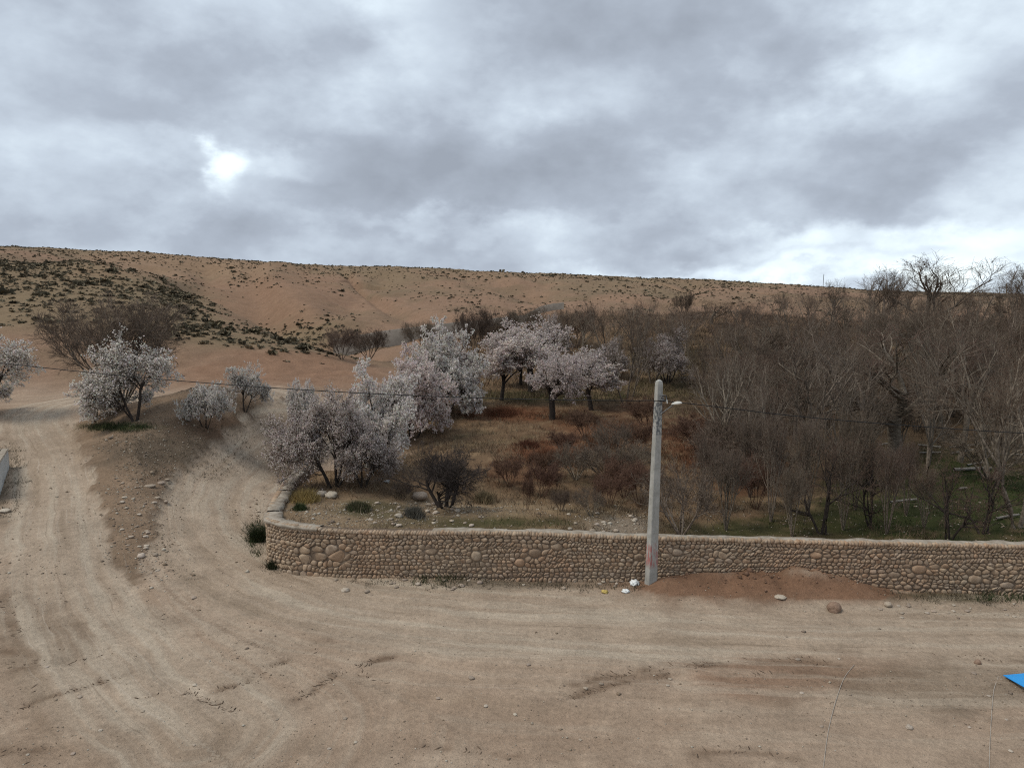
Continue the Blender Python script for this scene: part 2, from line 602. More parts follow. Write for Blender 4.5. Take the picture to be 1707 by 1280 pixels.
for X, Y, Z in ((-300, 60, 7), (-300, 0, 2), (300, 60, 1), (300, 0, 0), (-300, 160, 24), (300, 160, 5), (-140, 40, 3), (140, 40, .3)):
    ctrl.append((X, Y, Z))
ctrl = np.array(ctrl)


def kern(r2):
    return np.sqrt(r2 + 9.0)


_N = len(ctrl)
A = kern((ctrl[:, None, 0] - ctrl[None, :, 0]) ** 2 + (ctrl[:, None, 1] - ctrl[None, :, 1]) ** 2)
A[np.diag_indices(_N)] -= 0.02
Pm = np.column_stack([np.ones(_N), ctrl[:, 0], ctrl[:, 1]])
sol = np.linalg.solve(np.block([[A, Pm], [Pm.T, np.zeros((3, 3))]]), np.concatenate([ctrl[:, 2], np.zeros(3)]))


def axis(segs):
    out = [segs[0][0]]
    for a, b, s0, s1 in segs:
        x = a
        while x < b - 1e-6:
            t = (x - a) / (b - a)
            x = min(b, x + s0 * (s1 / s0) ** t)
            out.append(x)
    return np.array(out)


AX = axis([(-420, -60, 14, 2.0), (-60, -21, 1.2, 0.22), (-21, 22, 0.12, 0.12), (22, 60, 0.22, 1.2), (60, 420, 2.0, 14)])
AY = axis([(-60, 10, 4, 0.3), (10, 27, 0.10, 0.10), (27, 62, 0.18, 0.42), (62, 235, 0.7, 1.5), (235, 640, 2, 30)])
GX, GY = np.meshgrid(AX, AY)
gx, gy = GX.ravel(), GY.ravel()
gz = np.full(gx.shape, sol[_N]) + sol[_N + 1] * gx + sol[_N + 2] * gy
for k in range(_N):
    gz += sol[k] * kern((gx - ctrl[k, 0]) ** 2 + (gy - ctrl[k, 1]) ** 2)
yard_flat = sstep(21.5, 19.0, gy) * sstep(40, 20, np.abs(gx))
gz = gz * (1 - yard_flat)

# side of the wall: inside is behind it (left of the path direction)
wd, wside, warc = polydist(gx, gy, WP3[:, :2].tolist())
ORCH_EDGE = [tuple(atz(u, v, z)[:2]) for u, v, z in ((690, 590, 2.6), (655, 640, 1.6), (610, 700, .9), (560, 735, .7))]
OE = ORCH_EDGE + WP3[:, :2].tolist()
od, oside, _oa = polydist(gx, gy, OE)
inside = (oside > 0) & (gy > 20) & (wd > 0.18)
ret_h = np.interp(gx, [-9, -4, 0, 2.5, 4.2, 5.6, 7.5, 30], [1.38, 1.24, 1.16, 1.10, 0.95, 0.35, 0.05, 0.0])
lump = ret_h * (1 - sstep(2.2, 8.5, wd)) * inside * sstep(36, 31, gy)
gz = np.where(inside, gz + lump + fbm(gx * 0.8, gy * 0.8, 3) * 0.16 * sstep(0.5, 2.0, wd), gz)
# heaps of earth against the wall, right of the pole
def heap(u, v, sx, sy, h):
    p = atz(u, v, 0.15)
    r2 = ((gx - p[0]) / sx) ** 2 + ((gy - p[1]) / sy) ** 2
    return h * np.exp(-r2)
hp = heap(1345, 970, 1.4, 0.75, .56) + heap(1215, 970, 1.4, .65, .36) + heap(1125, 974, .9, .5, .24) + heap(1440, 985, .8, .5, .10)
gz += np.where(inside, 0, hp * (1 + 0.5 * fbm(gx * 2.6, gy * 2.6, 4)))
# a dug ledge on the red hill
pl = aty(603, 470, 168)
gz -= 1.6 * sstep(5.0, 3.6, np.abs(gx - pl[0])) * sstep(2.2, 1.2, np.abs(gy - pl[1] - 1.0))

ISL = [(118, 700, 2.0), (150, 780, 1.3), (166, 870, .6), (190, 945, .1), (222, 978, 0), (250, 930, .05), (268, 865, .1), (300, 812, .2), (375, 762, .35), (440, 722, .5),
       (472, 692, 1.2), (440, 676, 2.0), (300, 678, 2.2), (190, 682, 2.1)]
IP = np.array([atz(*p)[:2] for p in ISL])


def inpoly(px, py, poly):
    c = np.zeros(px.shape, bool)
    j = len(poly) - 1
    for i in range(len(poly)):
        xi, yi, xj, yj = *poly[i], *poly[j]
        c ^= ((yi > py) != (yj > py)) & (px < (xj - xi) * (py - yi) / (yj - yi + 1e-12) + xi)
        j = i
    return c


isl_d = polydist(gx, gy, IP.tolist() + [tuple(IP[0])])[0] * np.where(inpoly(gx, gy, IP), 1, -1)
isl_n = isl_d + .60 * fbm(gx * 1.3 + 3, gy * 1.3, 4)
isl = sstep(-.12, .22, isl_n)
gz += isl * (.20 + .26 * sstep(0, 2.2, isl_d)) * sstep(23.5, 28, gy) + isl * .10 * fbm(gx * 1.4, gy * 1.4, 4)


def carve(pts, wid, depth):
    out = np.zeros_like(gz)
    far_ = (gy > 62) & (gy < 240) & (np.abs(gx) < 130)
    fx_, fy_ = gx[far_], gy[far_]
    d = polydist(fx_, fy_, smooth_poly([aty(*p)[:2] for p in pts], 3).tolist())[0] + 2.5 * fbm(fx_ * .08, fy_ * .08, 3)
    out[far_] = depth * np.exp(-(d / wid) ** 2)
    return out


gz -= carve([(330, 440, 178), (385, 462, 150), (430, 500, 122), (500, 545, 100), (560, 575, 84)], 6.0, 2.6)
gz -= carve([(250, 450, 160), (350, 478, 126), (420, 515, 112)], 4.5, 1.6)
gz -= carve([(640, 455, 180), (600, 490, 148), (560, 530, 118)], 4.0, 1.1)
gz -= carve([(900, 468, 178), (880, 495, 146), (840, 522, 120)], 4.0, 1.0)
gz -= carve([(1150, 480, 180), (1120, 500, 140), (1080, 520, 115)], 4.5, 1.2)
gz += carve([(470, 446, 185), (450, 470, 150), (480, 505, 128), (560, 540, 112)], 5.0, 1.2)

dA, sA, uA = polydist(gx, gy, RA.tolist())
dB, sB, uB = polydist(gx, gy, RB.tolist())
on_A = sstep(2.5, 1.9, dA + fbm(gx * .7, gy * .7, 3) * .5)
on_B = sstep(1.9, 1.4, dB + fbm(gx * .7 + 40, gy * .7, 3) * .5)
road = np.maximum(on_A, on_B) * (~inside) * (1 - isl)
front = (gy < 24) & ~inside
# relief: coarse on open land, little on the roads; wheel ruts
rough = np.where(inside, 0.10, np.where(gy > 45, 0.25, 0.05)) * (1 - 0.7 * road)
gz += rough * fbm(gx * 0.5, gy * 0.5, 4)
gz += np.where(gy > 70, 1.0, 0) * sstep(70, 110, gy) * (1.3 * fbm(gx * 0.045, gy * 0.045, 4) - 1.3 * np.exp(-(vnoise(gx * .055 + .02 * gy + 2, gy * .012) / .07) ** 2) * sstep(205, 175, gy))
gz += np.where(gy < 45, 0.022, 0.03) * fbm(gx * 2.7, gy * 2.7, 3)
for d, on in ((dA, on_A), (dB, on_B)):
    gz -= on * (~inside) * 0.035 * (np.exp(-((d - 0.75) / 0.28) ** 2) + 0.4 * np.exp(-((d - 1.35) / 0.2) ** 2))
# low verge ridges beside the road on the heap side
gz += 0.05 * np.exp(-((dA - 2.2) / 0.35) ** 2) * front * (1 + fbm(gx, gy, 3))

ZG = gz.reshape(GX.shape)       # later edits of gz show here too (a view)


def H(x, y):
    x, y = np.asarray(x, float), np.asarray(y, float)
    i = np.clip(np.searchsorted(AX, x) - 1, 0, len(AX) - 2)
    j = np.clip(np.searchsorted(AY, y) - 1, 0, len(AY) - 2)
    fx = np.clip((x - AX[i]) / (AX[i + 1] - AX[i]), 0, 1)
    fy = np.clip((y - AY[j]) / (AY[j + 1] - AY[j]), 0, 1)
    return (ZG[j, i] * (1 - fx) + ZG[j, i + 1] * fx) * (1 - fy) + (ZG[j + 1, i] * (1 - fx) + ZG[j + 1, i + 1] * fx) * fy


def ground(u, v, ymin=10.0):
    """first point of the land along the ray of a photograph pixel"""
    d = ray(u, v)
    ys = np.concatenate([np.arange(ymin, 60, 0.1), np.arange(60, 260, 0.4)])
    t = ys / d[1]
    x, z = d[0] * t, CAM_Z + d[2] * t
    below = np.nonzero(z < H(x, ys))[0]
    k = below[0] if len(below) else len(ys) - 1
    return np.array([x[k], ys[k], float(H(x[k], ys[k]))])


# ground colour: soils, verges, growth, and shade painted under the wood
pu, pv = project(gx, gy, gz)
n1 = fbm(gx * 0.35, gy * 0.35, 4)
n2 = fbm(gx * 1.6, gy * 1.6, 4)
n3 = fbm(gx * 0.07 + 5, gy * 0.07, 4)


def lerp(c, col, m):
    m = np.clip(m, 0, 1)[:, None]
    return c * (1 - m) + np.array(col) * m


def zone(u, v, ru, rv, edge=0.5):
    r = np.hypot((pu - u) / ru, (pv - v) / rv) + n2 * 0.5 + n1 * 0.5
    return sstep(1.0 + edge, 1.0 - edge, r)


colr = np.zeros((len(gx), 3)) + np.array([0.345, 0.272, 0.212])                      # bare dirt of the yard
colr = lerp(colr, (0.300, 0.227, 0.172), sstep(-.1, .45, n1) * .7)
colr = lerp(colr, (0.385, 0.312, 0.245), sstep(.0, .5, n2) * .5)
hill = sstep(46, 56, gy)
colr = lerp(colr, (0.238, 0.160, 0.114), hill)
colr = lerp(colr, (0.180, 0.134, 0.092), hill * sstep(-.05, .35, n3) * .8)
colr = lerp(colr, (0.150, 0.118, 0.078), hill * sstep(.0, .5, fbm(gx * .12, gy * .12, 4)) * .5)
colr = lerp(colr, (0.205, 0.155, 0.105), sstep(150, 195, gy + n3 * 40))               # grassy plateau edge
shoulder = sstep(60, 68, gy) * sstep(126, 112, gy) * sstep(610, 520, pu) * sstep(600, 575, pv + n2 * 20)
colr = lerp(colr, (0.185, 0.148, 0.095), shoulder * .75)
colr = lerp(colr, (0.245, 0.158, 0.110), zone(470, 500, 120, 50) * .8)
colr = lerp(colr, (0.255, 0.178, 0.122), zone(300, 445, 160, 20) * .8)
colr = lerp(colr, (0.30, 0.235, 0.150), zone(460, 660, 60, 8) * hill)
colr = lerp(colr, (0.235, 0.146, 0.100), zone(480, 615, 130, 30) * .8)
orch = inside * sstep(0, 4, od + n1 * 4 + np.where(gy < 40, 4, 0)) * sstep(104, 88, gy + n1 * 14)
colr = lerp(colr, (0.150, 0.102, 0.064), orch)
colr = lerp(colr, (0.190, 0.134, 0.084), orch * sstep(0.0, .4, n2 + n1 * .5))
colr = lerp(colr, (0.105, 0.092, 0.050), orch * sstep(0.15, .5, n1) * .4)
colr = lerp(colr, (0.085, 0.062, 0.042), zone(1420, 700, 330, 130, .3) * orch * .8)  # shade beneath the bare wood, painted into the ground colour
for (u, v, ru, rv, a) in ((855, 690, 70, 12, .9), (915, 755, 55, 22, .9), (1010, 720, 90, 30, .7), (1190, 740, 90, 45, .8), (870, 790, 60, 22, .5), (1250, 800, 70, 30, .5)):
    colr = lerp(colr, (0.135, 0.062, 0.034), zone(u, v, ru, rv) * a * orch)
# rubble behind the wall's left half
colr = lerp(colr, (0.25, 0.195, 0.135), zone(640, 855, 200, 26) * inside * .8)
colr = lerp(colr, (0.24, 0.205, 0.165), zone(1030, 875, 70, 18) * inside * .8)
for (u, v, ru, rv, a) in ((1610, 835, 180, 75, 1.0), (1250, 884, 130, 16, .8), (900, 660, 150, 10, .7), (1120, 650, 120, 14, .5), (820, 872, 150, 12, .7), (620, 848, 60, 14, .6),
                          (1430, 860, 120, 40, .8), (1110, 600, 60, 30, .5)):
    colr = lerp(colr, (0.038, 0.046, 0.017), zone(u, v, ru, rv) * a * orch)
colr = lerp(colr, (0.245, 0.185, 0.118), zone(860, 850, 130, 12) * inside * .7)
# outside: verges, the island between the roads, red earth
colr = lerp(colr, (0.212, 0.155, 0.110), isl * .92)
colr = lerp(colr, (0.255, 0.195, 0.145), isl * sstep(.05, .45, n2) * .5)
colr = lerp(colr, (0.135, 0.098, 0.070), np.exp(-((isl_n - .1) / .14) ** 2) * .6)
colr = lerp(colr, (0.095, 0.078, 0.060), zone(300, 752, 115, 36) * .75 * isl)
colr = lerp(colr, (0.130, 0.085, 0.058), zone(400, 715, 90, 24) * .8 * isl)
colr = lerp(colr, (0.045, 0.055, 0.022), zone(195, 712, 60, 6) * .9 * (1 - road))
colr = lerp(colr, (0.090, 0.075, 0.055), zone(10, 800, 30, 60) * .8 * (1 - road))
colr = lerp(colr, (0.180, 0.102, 0.066), zone(1290, 985, 215, 34) * (~inside) * .97)
colr = lerp(colr, (0.205, 0.125, 0.084), zone(900, 995, 90, 7) * (~inside) * .7)
colr = lerp(colr, (0.200, 0.148, 0.108), zone(1610, 1020, 140, 22) * (~inside) * .8)
colr = lerp(colr, (0.120, 0.105, 0.080), zone(780, 975, 210, 9) * (~inside) * .75)
colr = lerp(colr, (0.085, 0.080, 0.050), zone(1590, 996, 130, 9) * (~inside) * .8)
colr = lerp(colr, (0.365, 0.303, 0.242), road * .75)
colr = lerp(colr, (0.192, 0.116, 0.077), np.clip(zone(1280, 978, 200, 26) + (hp > .05) * 1.0, 0, 1) * ((~inside) | (wd < .45)) * .92)
colr = lerp(colr, (0.235, 0.150, 0.104), zone(1330, 1125, 190, 34) * front * .75)
colr = lerp(colr, (0.200, 0.160, 0.122), zone(1560, 1150, 190, 40) * front * .75)
colr = lerp(colr, (0.190, 0.145, 0.108), zone(60, 1060, 120, 60) * front * .6)
colr = lerp(colr, (0.265, 0.205, 0.155), zone(280, 1250, 330, 40) * front * .5)
TRACKS = [([(0, 1052), (160, 1040), (330, 1062), (520, 1086), (760, 1092), (1050, 1086), (1400, 1082), (1760, 1090)], .16, .2, .10), ([(40, 1290), (70, 1190), (50, 1100), (20, 1020)], .2, .2, .16),
          ([(150, 1290), (190, 1180), (150, 1080), (105, 990), (92, 900)], .18, .2, .10), ([(880, 1290), (1100, 1215), (1400, 1190), (1760, 1205)], .16, .2, .08),
          ([(488, 1163), (520, 1150), (548, 1130), (580, 1113), (655, 1092)], .30, .085, 1.0), ([(352, 1152), (420, 1132), (445, 1112), (475, 1102)], .22, .09, .7),
          ([(308, 1148), (350, 1166), (405, 1186)], .24, .10, .8), ([(20, 1188), (70, 1164), (130, 1146), (210, 1122)], .22, .09, .7), ([(590, 1118), (650, 1136)], .18, .1, .6),
          ([(958, 1140), (1030, 1125), (1090, 1117), (1190, 1106)], .30, .085, 1.0), ([(955, 1162), (1000, 1147), (1060, 1132), (1120, 1126)], .26, .09, .8),
          ([(1160, 1108), (1250, 1104), (1330, 1098), (1400, 1108)], .40, .12, .7), ([(1200, 1128), (1300, 1124), (1420, 1128)], .3, .16, .4), ([(1160, 1256), (1240, 1250), (1330, 1268)], .3, .12, .5),
          ([(700, 1240), (800, 1252), (900, 1262)], .16, .12, .5), ([(0, 1250), (50, 1250), (90, 1245)], .3, .12, .6), ([(10, 1085), (35, 1110), (50, 1095)], .5, .12, .7), ([(10, 1000), (20, 1040), (30, 1060)], .5, .13, .6),
          ([(210, 1168), (300, 1150), (390, 1143), (470, 1126), (500, 1140)], .10, .1, .3), ([(1560, 1090), (1640, 1096), (1720, 1100)], .2, .14, .4), ([(170, 965), (220, 1005), (300, 1035)], .5, .2, .3),
          ([(110, 1095), (140, 1102), (160, 1090)], .5, .12, .6), ([(500, 1080), (540, 1076)], .4, .2, .4), ([(330, 1060), (370, 1052), (390, 1040)], .4, .2, .3)]
rut = np.zeros_like(gz)
nb = sstep(-.25, .25, fbm(gx * 2.1, gy * 2.1, 3))
near = (gy < 24) & (gy > 10)
for pts, wid, stp, prob in TRACKS:
    d_ = np.full(gz.shape, 9.0)
    d_[near] = polydist(gx[near], gy[near], smooth_poly([atz(u, v, 0)[:2] for u, v in pts], 5).tolist())[0]
    rut = np.maximum(rut, np.exp(-(d_ / (wid * .55)) ** 2) * min(1, prob + .15))
colr = lerp(colr, (0.135, 0.092, 0.063), rut * nb * .8)
gz -= rut * .03
colr *= (1 + 0.10 * n2)[:, None] * np.array([1.02, .965, .895])


def ground_mat():
    m, t, b = pbsdf('ground_soil', 0.95, 0.08)
    at = t.n('ShaderNodeAttribute', attribute_name='tint')
    geo = t.n('ShaderNodeNewGeometry')
    P = geo.outputs['Position']
    la = t.n('ShaderNodeAttribute', attribute_name='lane')          # x along, y across, z on-road
    sp = t.n('ShaderNodeSeparateXYZ')
    t.l(la.outputs['Vector'], sp.inputs[0])
    cb = t.n('ShaderNodeCombineXYZ')
    t.l(t.math('MULTIPLY', sp.outputs[0], 0.10), cb.inputs[0])
    wob = t.noise(P, 0.6, 2)
    t.l(t.math('ADD', t.math('MULTIPLY', sp.outputs[1], 1.7), t.math('MULTIPLY', wob.outputs[0], 0.8)), cb.inputs[1])
    st = t.noise(cb.outputs[0], 1.0, 4, 0.58)
    cb2 = t.n('ShaderNodeCombineXYZ')
    t.l(t.math('MULTIPLY', sp.outputs[0], 0.16), cb2.inputs[0])
    t.l(t.math('ADD', t.math('MULTIPLY', sp.outputs[1], 8.5), t.math('MULTIPLY', wob.outputs[0], 2.5)), cb2.inputs[1])
    st2 = t.noise(cb2.outputs[0], 1.0, 3, 0.6)
    fine = t.noise(P, 42, 5, 0.65)
    grit = t.noise(P, 17, 4, 0.7)
    mid = t.noise(P, 6.5, 6, 0.62)
    big = t.noise(P, 0.8, 5, 0.6)
    c = at.outputs[0]
    c = t.mix(t.math('MULTIPLY', t.maprange(st.outputs[0], .46, .64, 0, .85), sp.outputs[2]), c, (0.425, 0.352, 0.268))
    c = t.mix(t.math('MULTIPLY', t.maprange(st.outputs[0], .48, .30, 0, .42), sp.outputs[2]), c, (0.21, 0.152, 0.10))
    c = t.mix(t.math('MULTIPLY', t.maprange(st2.outputs[0], .40, .30, 0, .42), sp.outputs[2]), c, (0.20, 0.148, 0.105))
    c = t.mix(t.math('MULTIPLY', t.maprange(st2.outputs[0], .60, .70, 0, .38), sp.outputs[2]), c, (0.47, 0.40, 0.32))
    v1 = t.maprange(mid.outputs[0], .25, .75, .80, 1.18, False)
    v2 = t.maprange(fine.outputs[0], .25, .75, .76, 1.24, False)
    v3 = t.maprange(big.outputs[0], .3, .7, .88, 1.12, False)
    v4 = t.maprange(grit.outputs[0], .25, .75, .86, 1.13, False)
    vv = t.math('MULTIPLY', t.math('MULTIPLY', v1, t.math('MULTIPLY', v2, v4)), v3)
    sc = t.vec('SCALE', c)
    t.l(vv, sc.node.inputs['Scale'])
    t.l(sc, b.inputs['Base Color'])
    h = t.math('ADD', t.math('MULTIPLY', mid.outputs[0], 0.045), t.math('MULTIPLY', fine.outputs[0], 0.018))
    h = t.math('ADD', h, t.math('MULTIPLY', grit.outputs[0], 0.045))
    h = t.math('ADD', h, t.math('MULTIPLY', t.math('MULTIPLY', st.outputs[0], sp.outputs[2]), 0.06))
    bp = t.n('ShaderNodeBump')
    bp.inputs['Strength'].default_value = 0.9
    bp.inputs['Distance'].default_value = 1.0
    t.l(h, bp.inputs['Height'])
    t.l(bp.outputs[0], b.inputs['Normal'])
    return m


NX, NY = len(AX), len(AY)
idx = np.arange(NX * NY).reshape(NY, NX)
quads = np.column_stack([idx[:-1, :-1].ravel(), idx[:-1, 1:].ravel(), idx[1:, 1:].ravel(), idx[1:, :-1].ravel()])
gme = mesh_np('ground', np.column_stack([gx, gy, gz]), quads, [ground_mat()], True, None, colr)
lane = np.where((dA < dB + 0.3)[:, None], np.column_stack([uA, sA * dA, np.zeros_like(dA)]), np.column_stack([uB + 50, sB * dB, np.zeros_like(dA)]))
sheet = front * sstep(7, 3.0, np.minimum(dA, dB)) * 0.55
lane[:, 2] = np.maximum(road, sheet) * (1 - np.clip(zone(1290, 985, 230, 36) * 1.6, 0, 1))
la = gme.attributes.new('lane', 'FLOAT_VECTOR', 'POINT')
la.data.foreach_set('vector', lane.astype(np.float32).ravel())
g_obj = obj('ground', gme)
tag(g_obj, kind='structure')

# ------------------------------------------------------------------ the stone wall
THICK = 0.42
wall = empty('stone_wall', (float(WP3[0, 0]), float(WP3[0, 1]), 0))
WO = np.array([WP3[0, 0], WP3[0, 1], 0.0])
tag(wall, 'long dry-looking fieldstone wall with rounded corner beside the dirt road', 'wall')
S_END = WARC[-1]
ss = np.arange(0, S_END, 0.22)
x, y, zt, tx, ty = wall_at(ss)
nx_, ny_ = ty, -tx
topw = zt - 0.05 + 0.02 * fbm(ss * 1.5, ss * 0, 3)
# core: mortar body behind the stones (front, top, back)
front_lo = np.column_stack([x - nx_ * .010, y - ny_ * .010, np.full_like(x, -0.6)])
front_hi = np.column_stack([x - nx_ * .010, y - ny_ * .010, topw])
back_hi = np.column_stack([x - nx_ * THICK, y - ny_ * THICK, topw])
back_lo = np.column_stack([x - nx_ * THICK, y - ny_ * THICK, np.full_like(x, -0.6)])
rows = [front_lo, front_hi, back_hi, back_lo]
V = np.concatenate(rows) - WO
n = len(ss)
F = []
for r in range(3):
    for k in range(n - 1):
        F.append((r * n + k, r * n + k + 1, (r + 1) * n + k + 1, (r + 1) * n + k))
obj('wall_core', mesh_np('wall_core', V, F, [M_mortar]), wall)

# unit stone: rounded, slightly lumpy box of 24 quads, radius about 1
def unit_stone(seed, squareness=0.45, lump=0.10):
    r = np.random.default_rng(seed)
    V, F, key = [], [], {}
    def vid(p):
        k = tuple(np.round(p, 4))
        if k not in key:
            key[k] = len(V)
            V.append(np.array(p, float))
        return key[k]
    g = [-1, 0, 1]
    for ax in range(3):
        for sgn in (-1, 1):
            for i in range(2):
                for j in range(2):
                    q = []
                    for (a, b) in ((i, j), (i + 1, j), (i + 1, j + 1), (i, j + 1)):
                        p = [0, 0, 0]
                        p[ax] = sgn
                        p[(ax + 1) % 3] = g[a]
                        p[(ax + 2) % 3] = g[b]
                        q.append(vid(p))
                    F.append(q if sgn > 0 else q[::-1])
    V = np.array(V)
    ln = np.linalg.norm(V, axis=1, keepdims=True)
    V = V / ln * (1 - squareness) * 1.08 + V * squareness * 0.86
    V *= 1 + r.normal(0, lump, (len(V), 3)) * 0.8
    return V, np.array(F)


USTONE = [unit_stone(100 + k, random.uniform(.42, .75), .13) for k in range(18)]

placed = []          # s, z, w, h, tilt, protrusion
big = []
rs = np.random.default_rng(21)
# single large boulders seen in the face: u, v, w, h in photo pixels
for (u, v, wp, hp_) in [(520, 925, 26, 24), (560, 926, 30, 26), (497, 930, 20, 22), (552, 914, 16, 12), (495, 916, 24, 12), (528, 915, 18, 12), (790, 925, 22, 20), (742, 934, 22, 16),
                        (895, 921, 28, 18), (1025, 922, 18, 12), (1130, 918, 18, 10), (1300, 936, 24, 15), (1590, 966, 28, 16), (1540, 966, 24, 14), (1640, 975, 30, 14), (1690, 978, 34, 16),
                        (1500, 950, 26, 12), (600, 903, 20, 10), (585, 890, 22, 10), (680, 914, 24, 10), (930, 912, 24, 12), (985, 930, 22, 12), (1060, 928, 18, 14), (1430, 940, 26, 10),
                        (1470, 958, 24, 12), (1620, 952, 26, 12), (865, 938, 20, 12), (960, 945, 24, 10), (720, 918, 24, 9), (640, 938, 20, 9), (1200, 925, 18, 12), (1230, 938, 20, 11), (1350, 925, 22, 10)]:
    px = atz(u, 968, 0)
    k = np.argmin(np.abs(np.interp(ss, WARC, WP3[:, 0]) - px[0]) + (ss < S_CORNER) * 99)
    s_ = ss[k]
    zz = aty(u, v, float(y[k]))[2]
    sc = float(y[k]) / F_PX
    if u > 600:
        wp, hp_ = wp * .95, hp_ * .95
    big.append((s_, zz, wp * sc, hp_ * sc))
S0 = max(.15, S_CORNER - 5.0)
seeds = []                       # s, z, weight class, shear of its run
big = [b_ for i_, b_ in enumerate(big) if i_ < 6 or i_ % 2 == 0]
for b_ in big:
    seeds.append((b_[0], b_[1], 0.0, 1))
courses = 13
for c in range(courses):
    s_ = S0 + rs.uniform(0, .1)
    run, tl, mode = 0, 0.0, 0
    while s_ < S_END - .3:
        zt_ = float(np.interp(s_, WARC, WP3[:, 2])) - .10
        hc = zt_ / courses
        if run <= 0:
            run = int(rs.integers(4, 15))
            mode = int(rs.choice([0, 1, 2], p=[.45, .33, .22]))
            tl = (rs.choice([.0, .25, -.2]) if mode == 0 else rs.choice([.75, .6, -.55], p=[.5, .3, .2]) if mode == 1 else 0.0)
        ww = rs.uniform(.09, .19) if mode == 0 else rs.uniform(.07, .11) if mode == 1 else rs.uniform(.16, .30)
        zc = hc * (c + .5) + .03 * math.sin(s_ * 1.1 + c * 1.9) + .022 * math.sin(s_ * 2.7 + c) + rs.normal(0, .010)
        sc_ = s_ + ww / 2
        if not any(abs(sc_ - b_[0]) < b_[2] * .62 + .02 and abs(zc - b_[1]) < b_[3] * .62 + .02 for b_ in big):
            seeds.append((sc_, zc, tl, 0))
        s_ += ww
        run -= 1
SD = np.array(seeds)
ordr = np.argsort(SD[:, 0])
SD = SD[ordr]
nb_ = [k for k in range(len(SD))]


def cell(k):
    """Voronoi cell of seed k by clipping with its neighbours (heights count a little more)"""
    KZ = 1.25
    cx_, cz_ = SD[k, 0], SD[k, 1] * KZ
    zt_ = float(np.interp(cx_, WARC, WP3[:, 2])) - .085
    poly = [(-.4, -.5 - cz_ * 0), (.4, -.5), (.4, .5), (-.4, .5)]
    poly = [(px, max(min(pz, zt_ * KZ - cz_), -.12 * KZ - cz_)) for px, pz in poly]
    lo, hi = np.searchsorted(SD[:, 0], (cx_ - .62, cx_ + .62))
    for j in range(lo, hi):
        if j == k:
            continue
        dx, dz = SD[j, 0] - cx_, SD[j, 1] * KZ - cz_
        if abs(dz) > .55:
            continue
        f = .5 if SD[j, 3] == SD[k, 3] else (.60 if SD[k, 3] else .40)
        lim = (dx * dx + dz * dz) * f
        out = []
        for i in range(len(poly)):
            p, q_ = poly[i - 1], poly[i]
            dp, dq = p[0] * dx + p[1] * dz - lim, q_[0] * dx + q_[1] * dz - lim
            if (dp < 0) != (dq < 0):
                t = dp / (dp - dq)
                out.append((p[0] + (q_[0] - p[0]) * t, p[1] + (q_[1] - p[1]) * t))
            if dq < 0:
                out.append(q_)
        poly = out
        if len(poly) < 3:
            return None
    P = np.array(poly)
    P[:, 1] /= KZ
    return P


def stone_geo(k):
    P = cell(k)
    if P is None:
        return None
    P[:, 0] += SD[k, 2] * P[:, 1]
    c = P.mean(0)
    P = P - c
    ext = np.abs(P).max(0)
    if ext.min() < .018:
        return None
    # resample the outline to 9 points and round its corners
    ang = np.linspace(0, 2 * math.pi, 10)[:-1] + rs.uniform(0, .6)
    Q = np.concatenate([P, P[:1]])
    seg = np.concatenate([[0], np.cumsum(np.hypot(*np.diff(Q, axis=0).T))])
    tt = (np.arange(9) / 9 + rs.uniform(0, .1)) * seg[-1]
    R = np.column_stack([np.interp(tt % seg[-1], seg, Q[:, 0]), np.interp(tt % seg[-1], seg, Q[:, 1])])
    R = R * .76 + (np.roll(R, 1, 0) + np.roll(R, -1, 0)) * .12
    gap_ = max(.86, 1 - .0045 / ext.min())
    R *= gap_
    bulge = min(.042, .016 + ext.min() * .22) * rs.uniform(.5, 1.35)
    tiltx, tiltz = rs.normal(0, .18), rs.normal(.10, .18)
    rings = [(R, -.05), (R, .0), (R * .88, bulge * .66), (R * .55, bulge * .97)]
    V = []
    for rg, dep in rings:
        for p in rg:
            dd = dep + (tiltx * p[0] + tiltz * p[1]) * (dep > 0) * .6 + rs.normal(0, .004)
            V.append((p[0] + c[0] + SD[k, 0], p[1] + c[1] + SD[k, 1], dd))
    V.append((c[0] + SD[k, 0], c[1] + SD[k, 1], bulge * rs.uniform(.95, 1.1)))
    F = []
    for r_ in range(3):
        for i in range(9):
            j = (i + 1) % 9
            F.append((r_ * 9 + i, r_ * 9 + j, (r_ + 1) * 9 + j))
            F.append((r_ * 9 + i, (r_ + 1) * 9 + j, (r_ + 1) * 9 + i))
    for i in range(9):
        F.append((27 + i, 27 + (i + 1) % 9, 36))
    return np.array(V), np.array(F), float(ext[0] * ext[1])


TINTS = np.array([(1, 1, 1), (.92, .91, .88), (1.06, 1.02, .96), (.97, .91, .84), (1.14, 1.12, 1.06), (1.02, .92, .83), (.86, .83, .79), (.96, .96, .94)])
built = []
for k in range(len(SD)):
    g_ = stone_geo(k)
    if g_ is None:
        continue
    V, F, ar = g_
    x_, y_, zt_, tx_, ty_ = wall_at(V[:, 0])
    W3 = np.column_stack([x_ + ty_ * V[:, 2], y_ - tx_ * V[:, 2], V[:, 1]])
    built.append((ar, SD[k, 0], W3, F, TINTS[rs.integers(0, len(TINTS))] * rs.uniform(.88, 1.1)))
seen = sorted([k for k in range(len(built)) if built[k][1] > S_CORNER - .1 and wall_at(built[k][1])[0] < 15.3], key=lambda k: -built[k][0])
single = set(seen[:300])
rest = Soup()
for k, (ar, sc_, W3, F, tn) in enumerate(built):
    if k in single:
        o_ = W3.mean(0)
        o = obj('stone', mesh_np('stone', W3 - o_, F, [M_stone], True, None, np.tile(tn, (len(W3), 1))), wall, tuple(o_ - WO))
    else:
        rest.add(W3 - WO, F, tn)
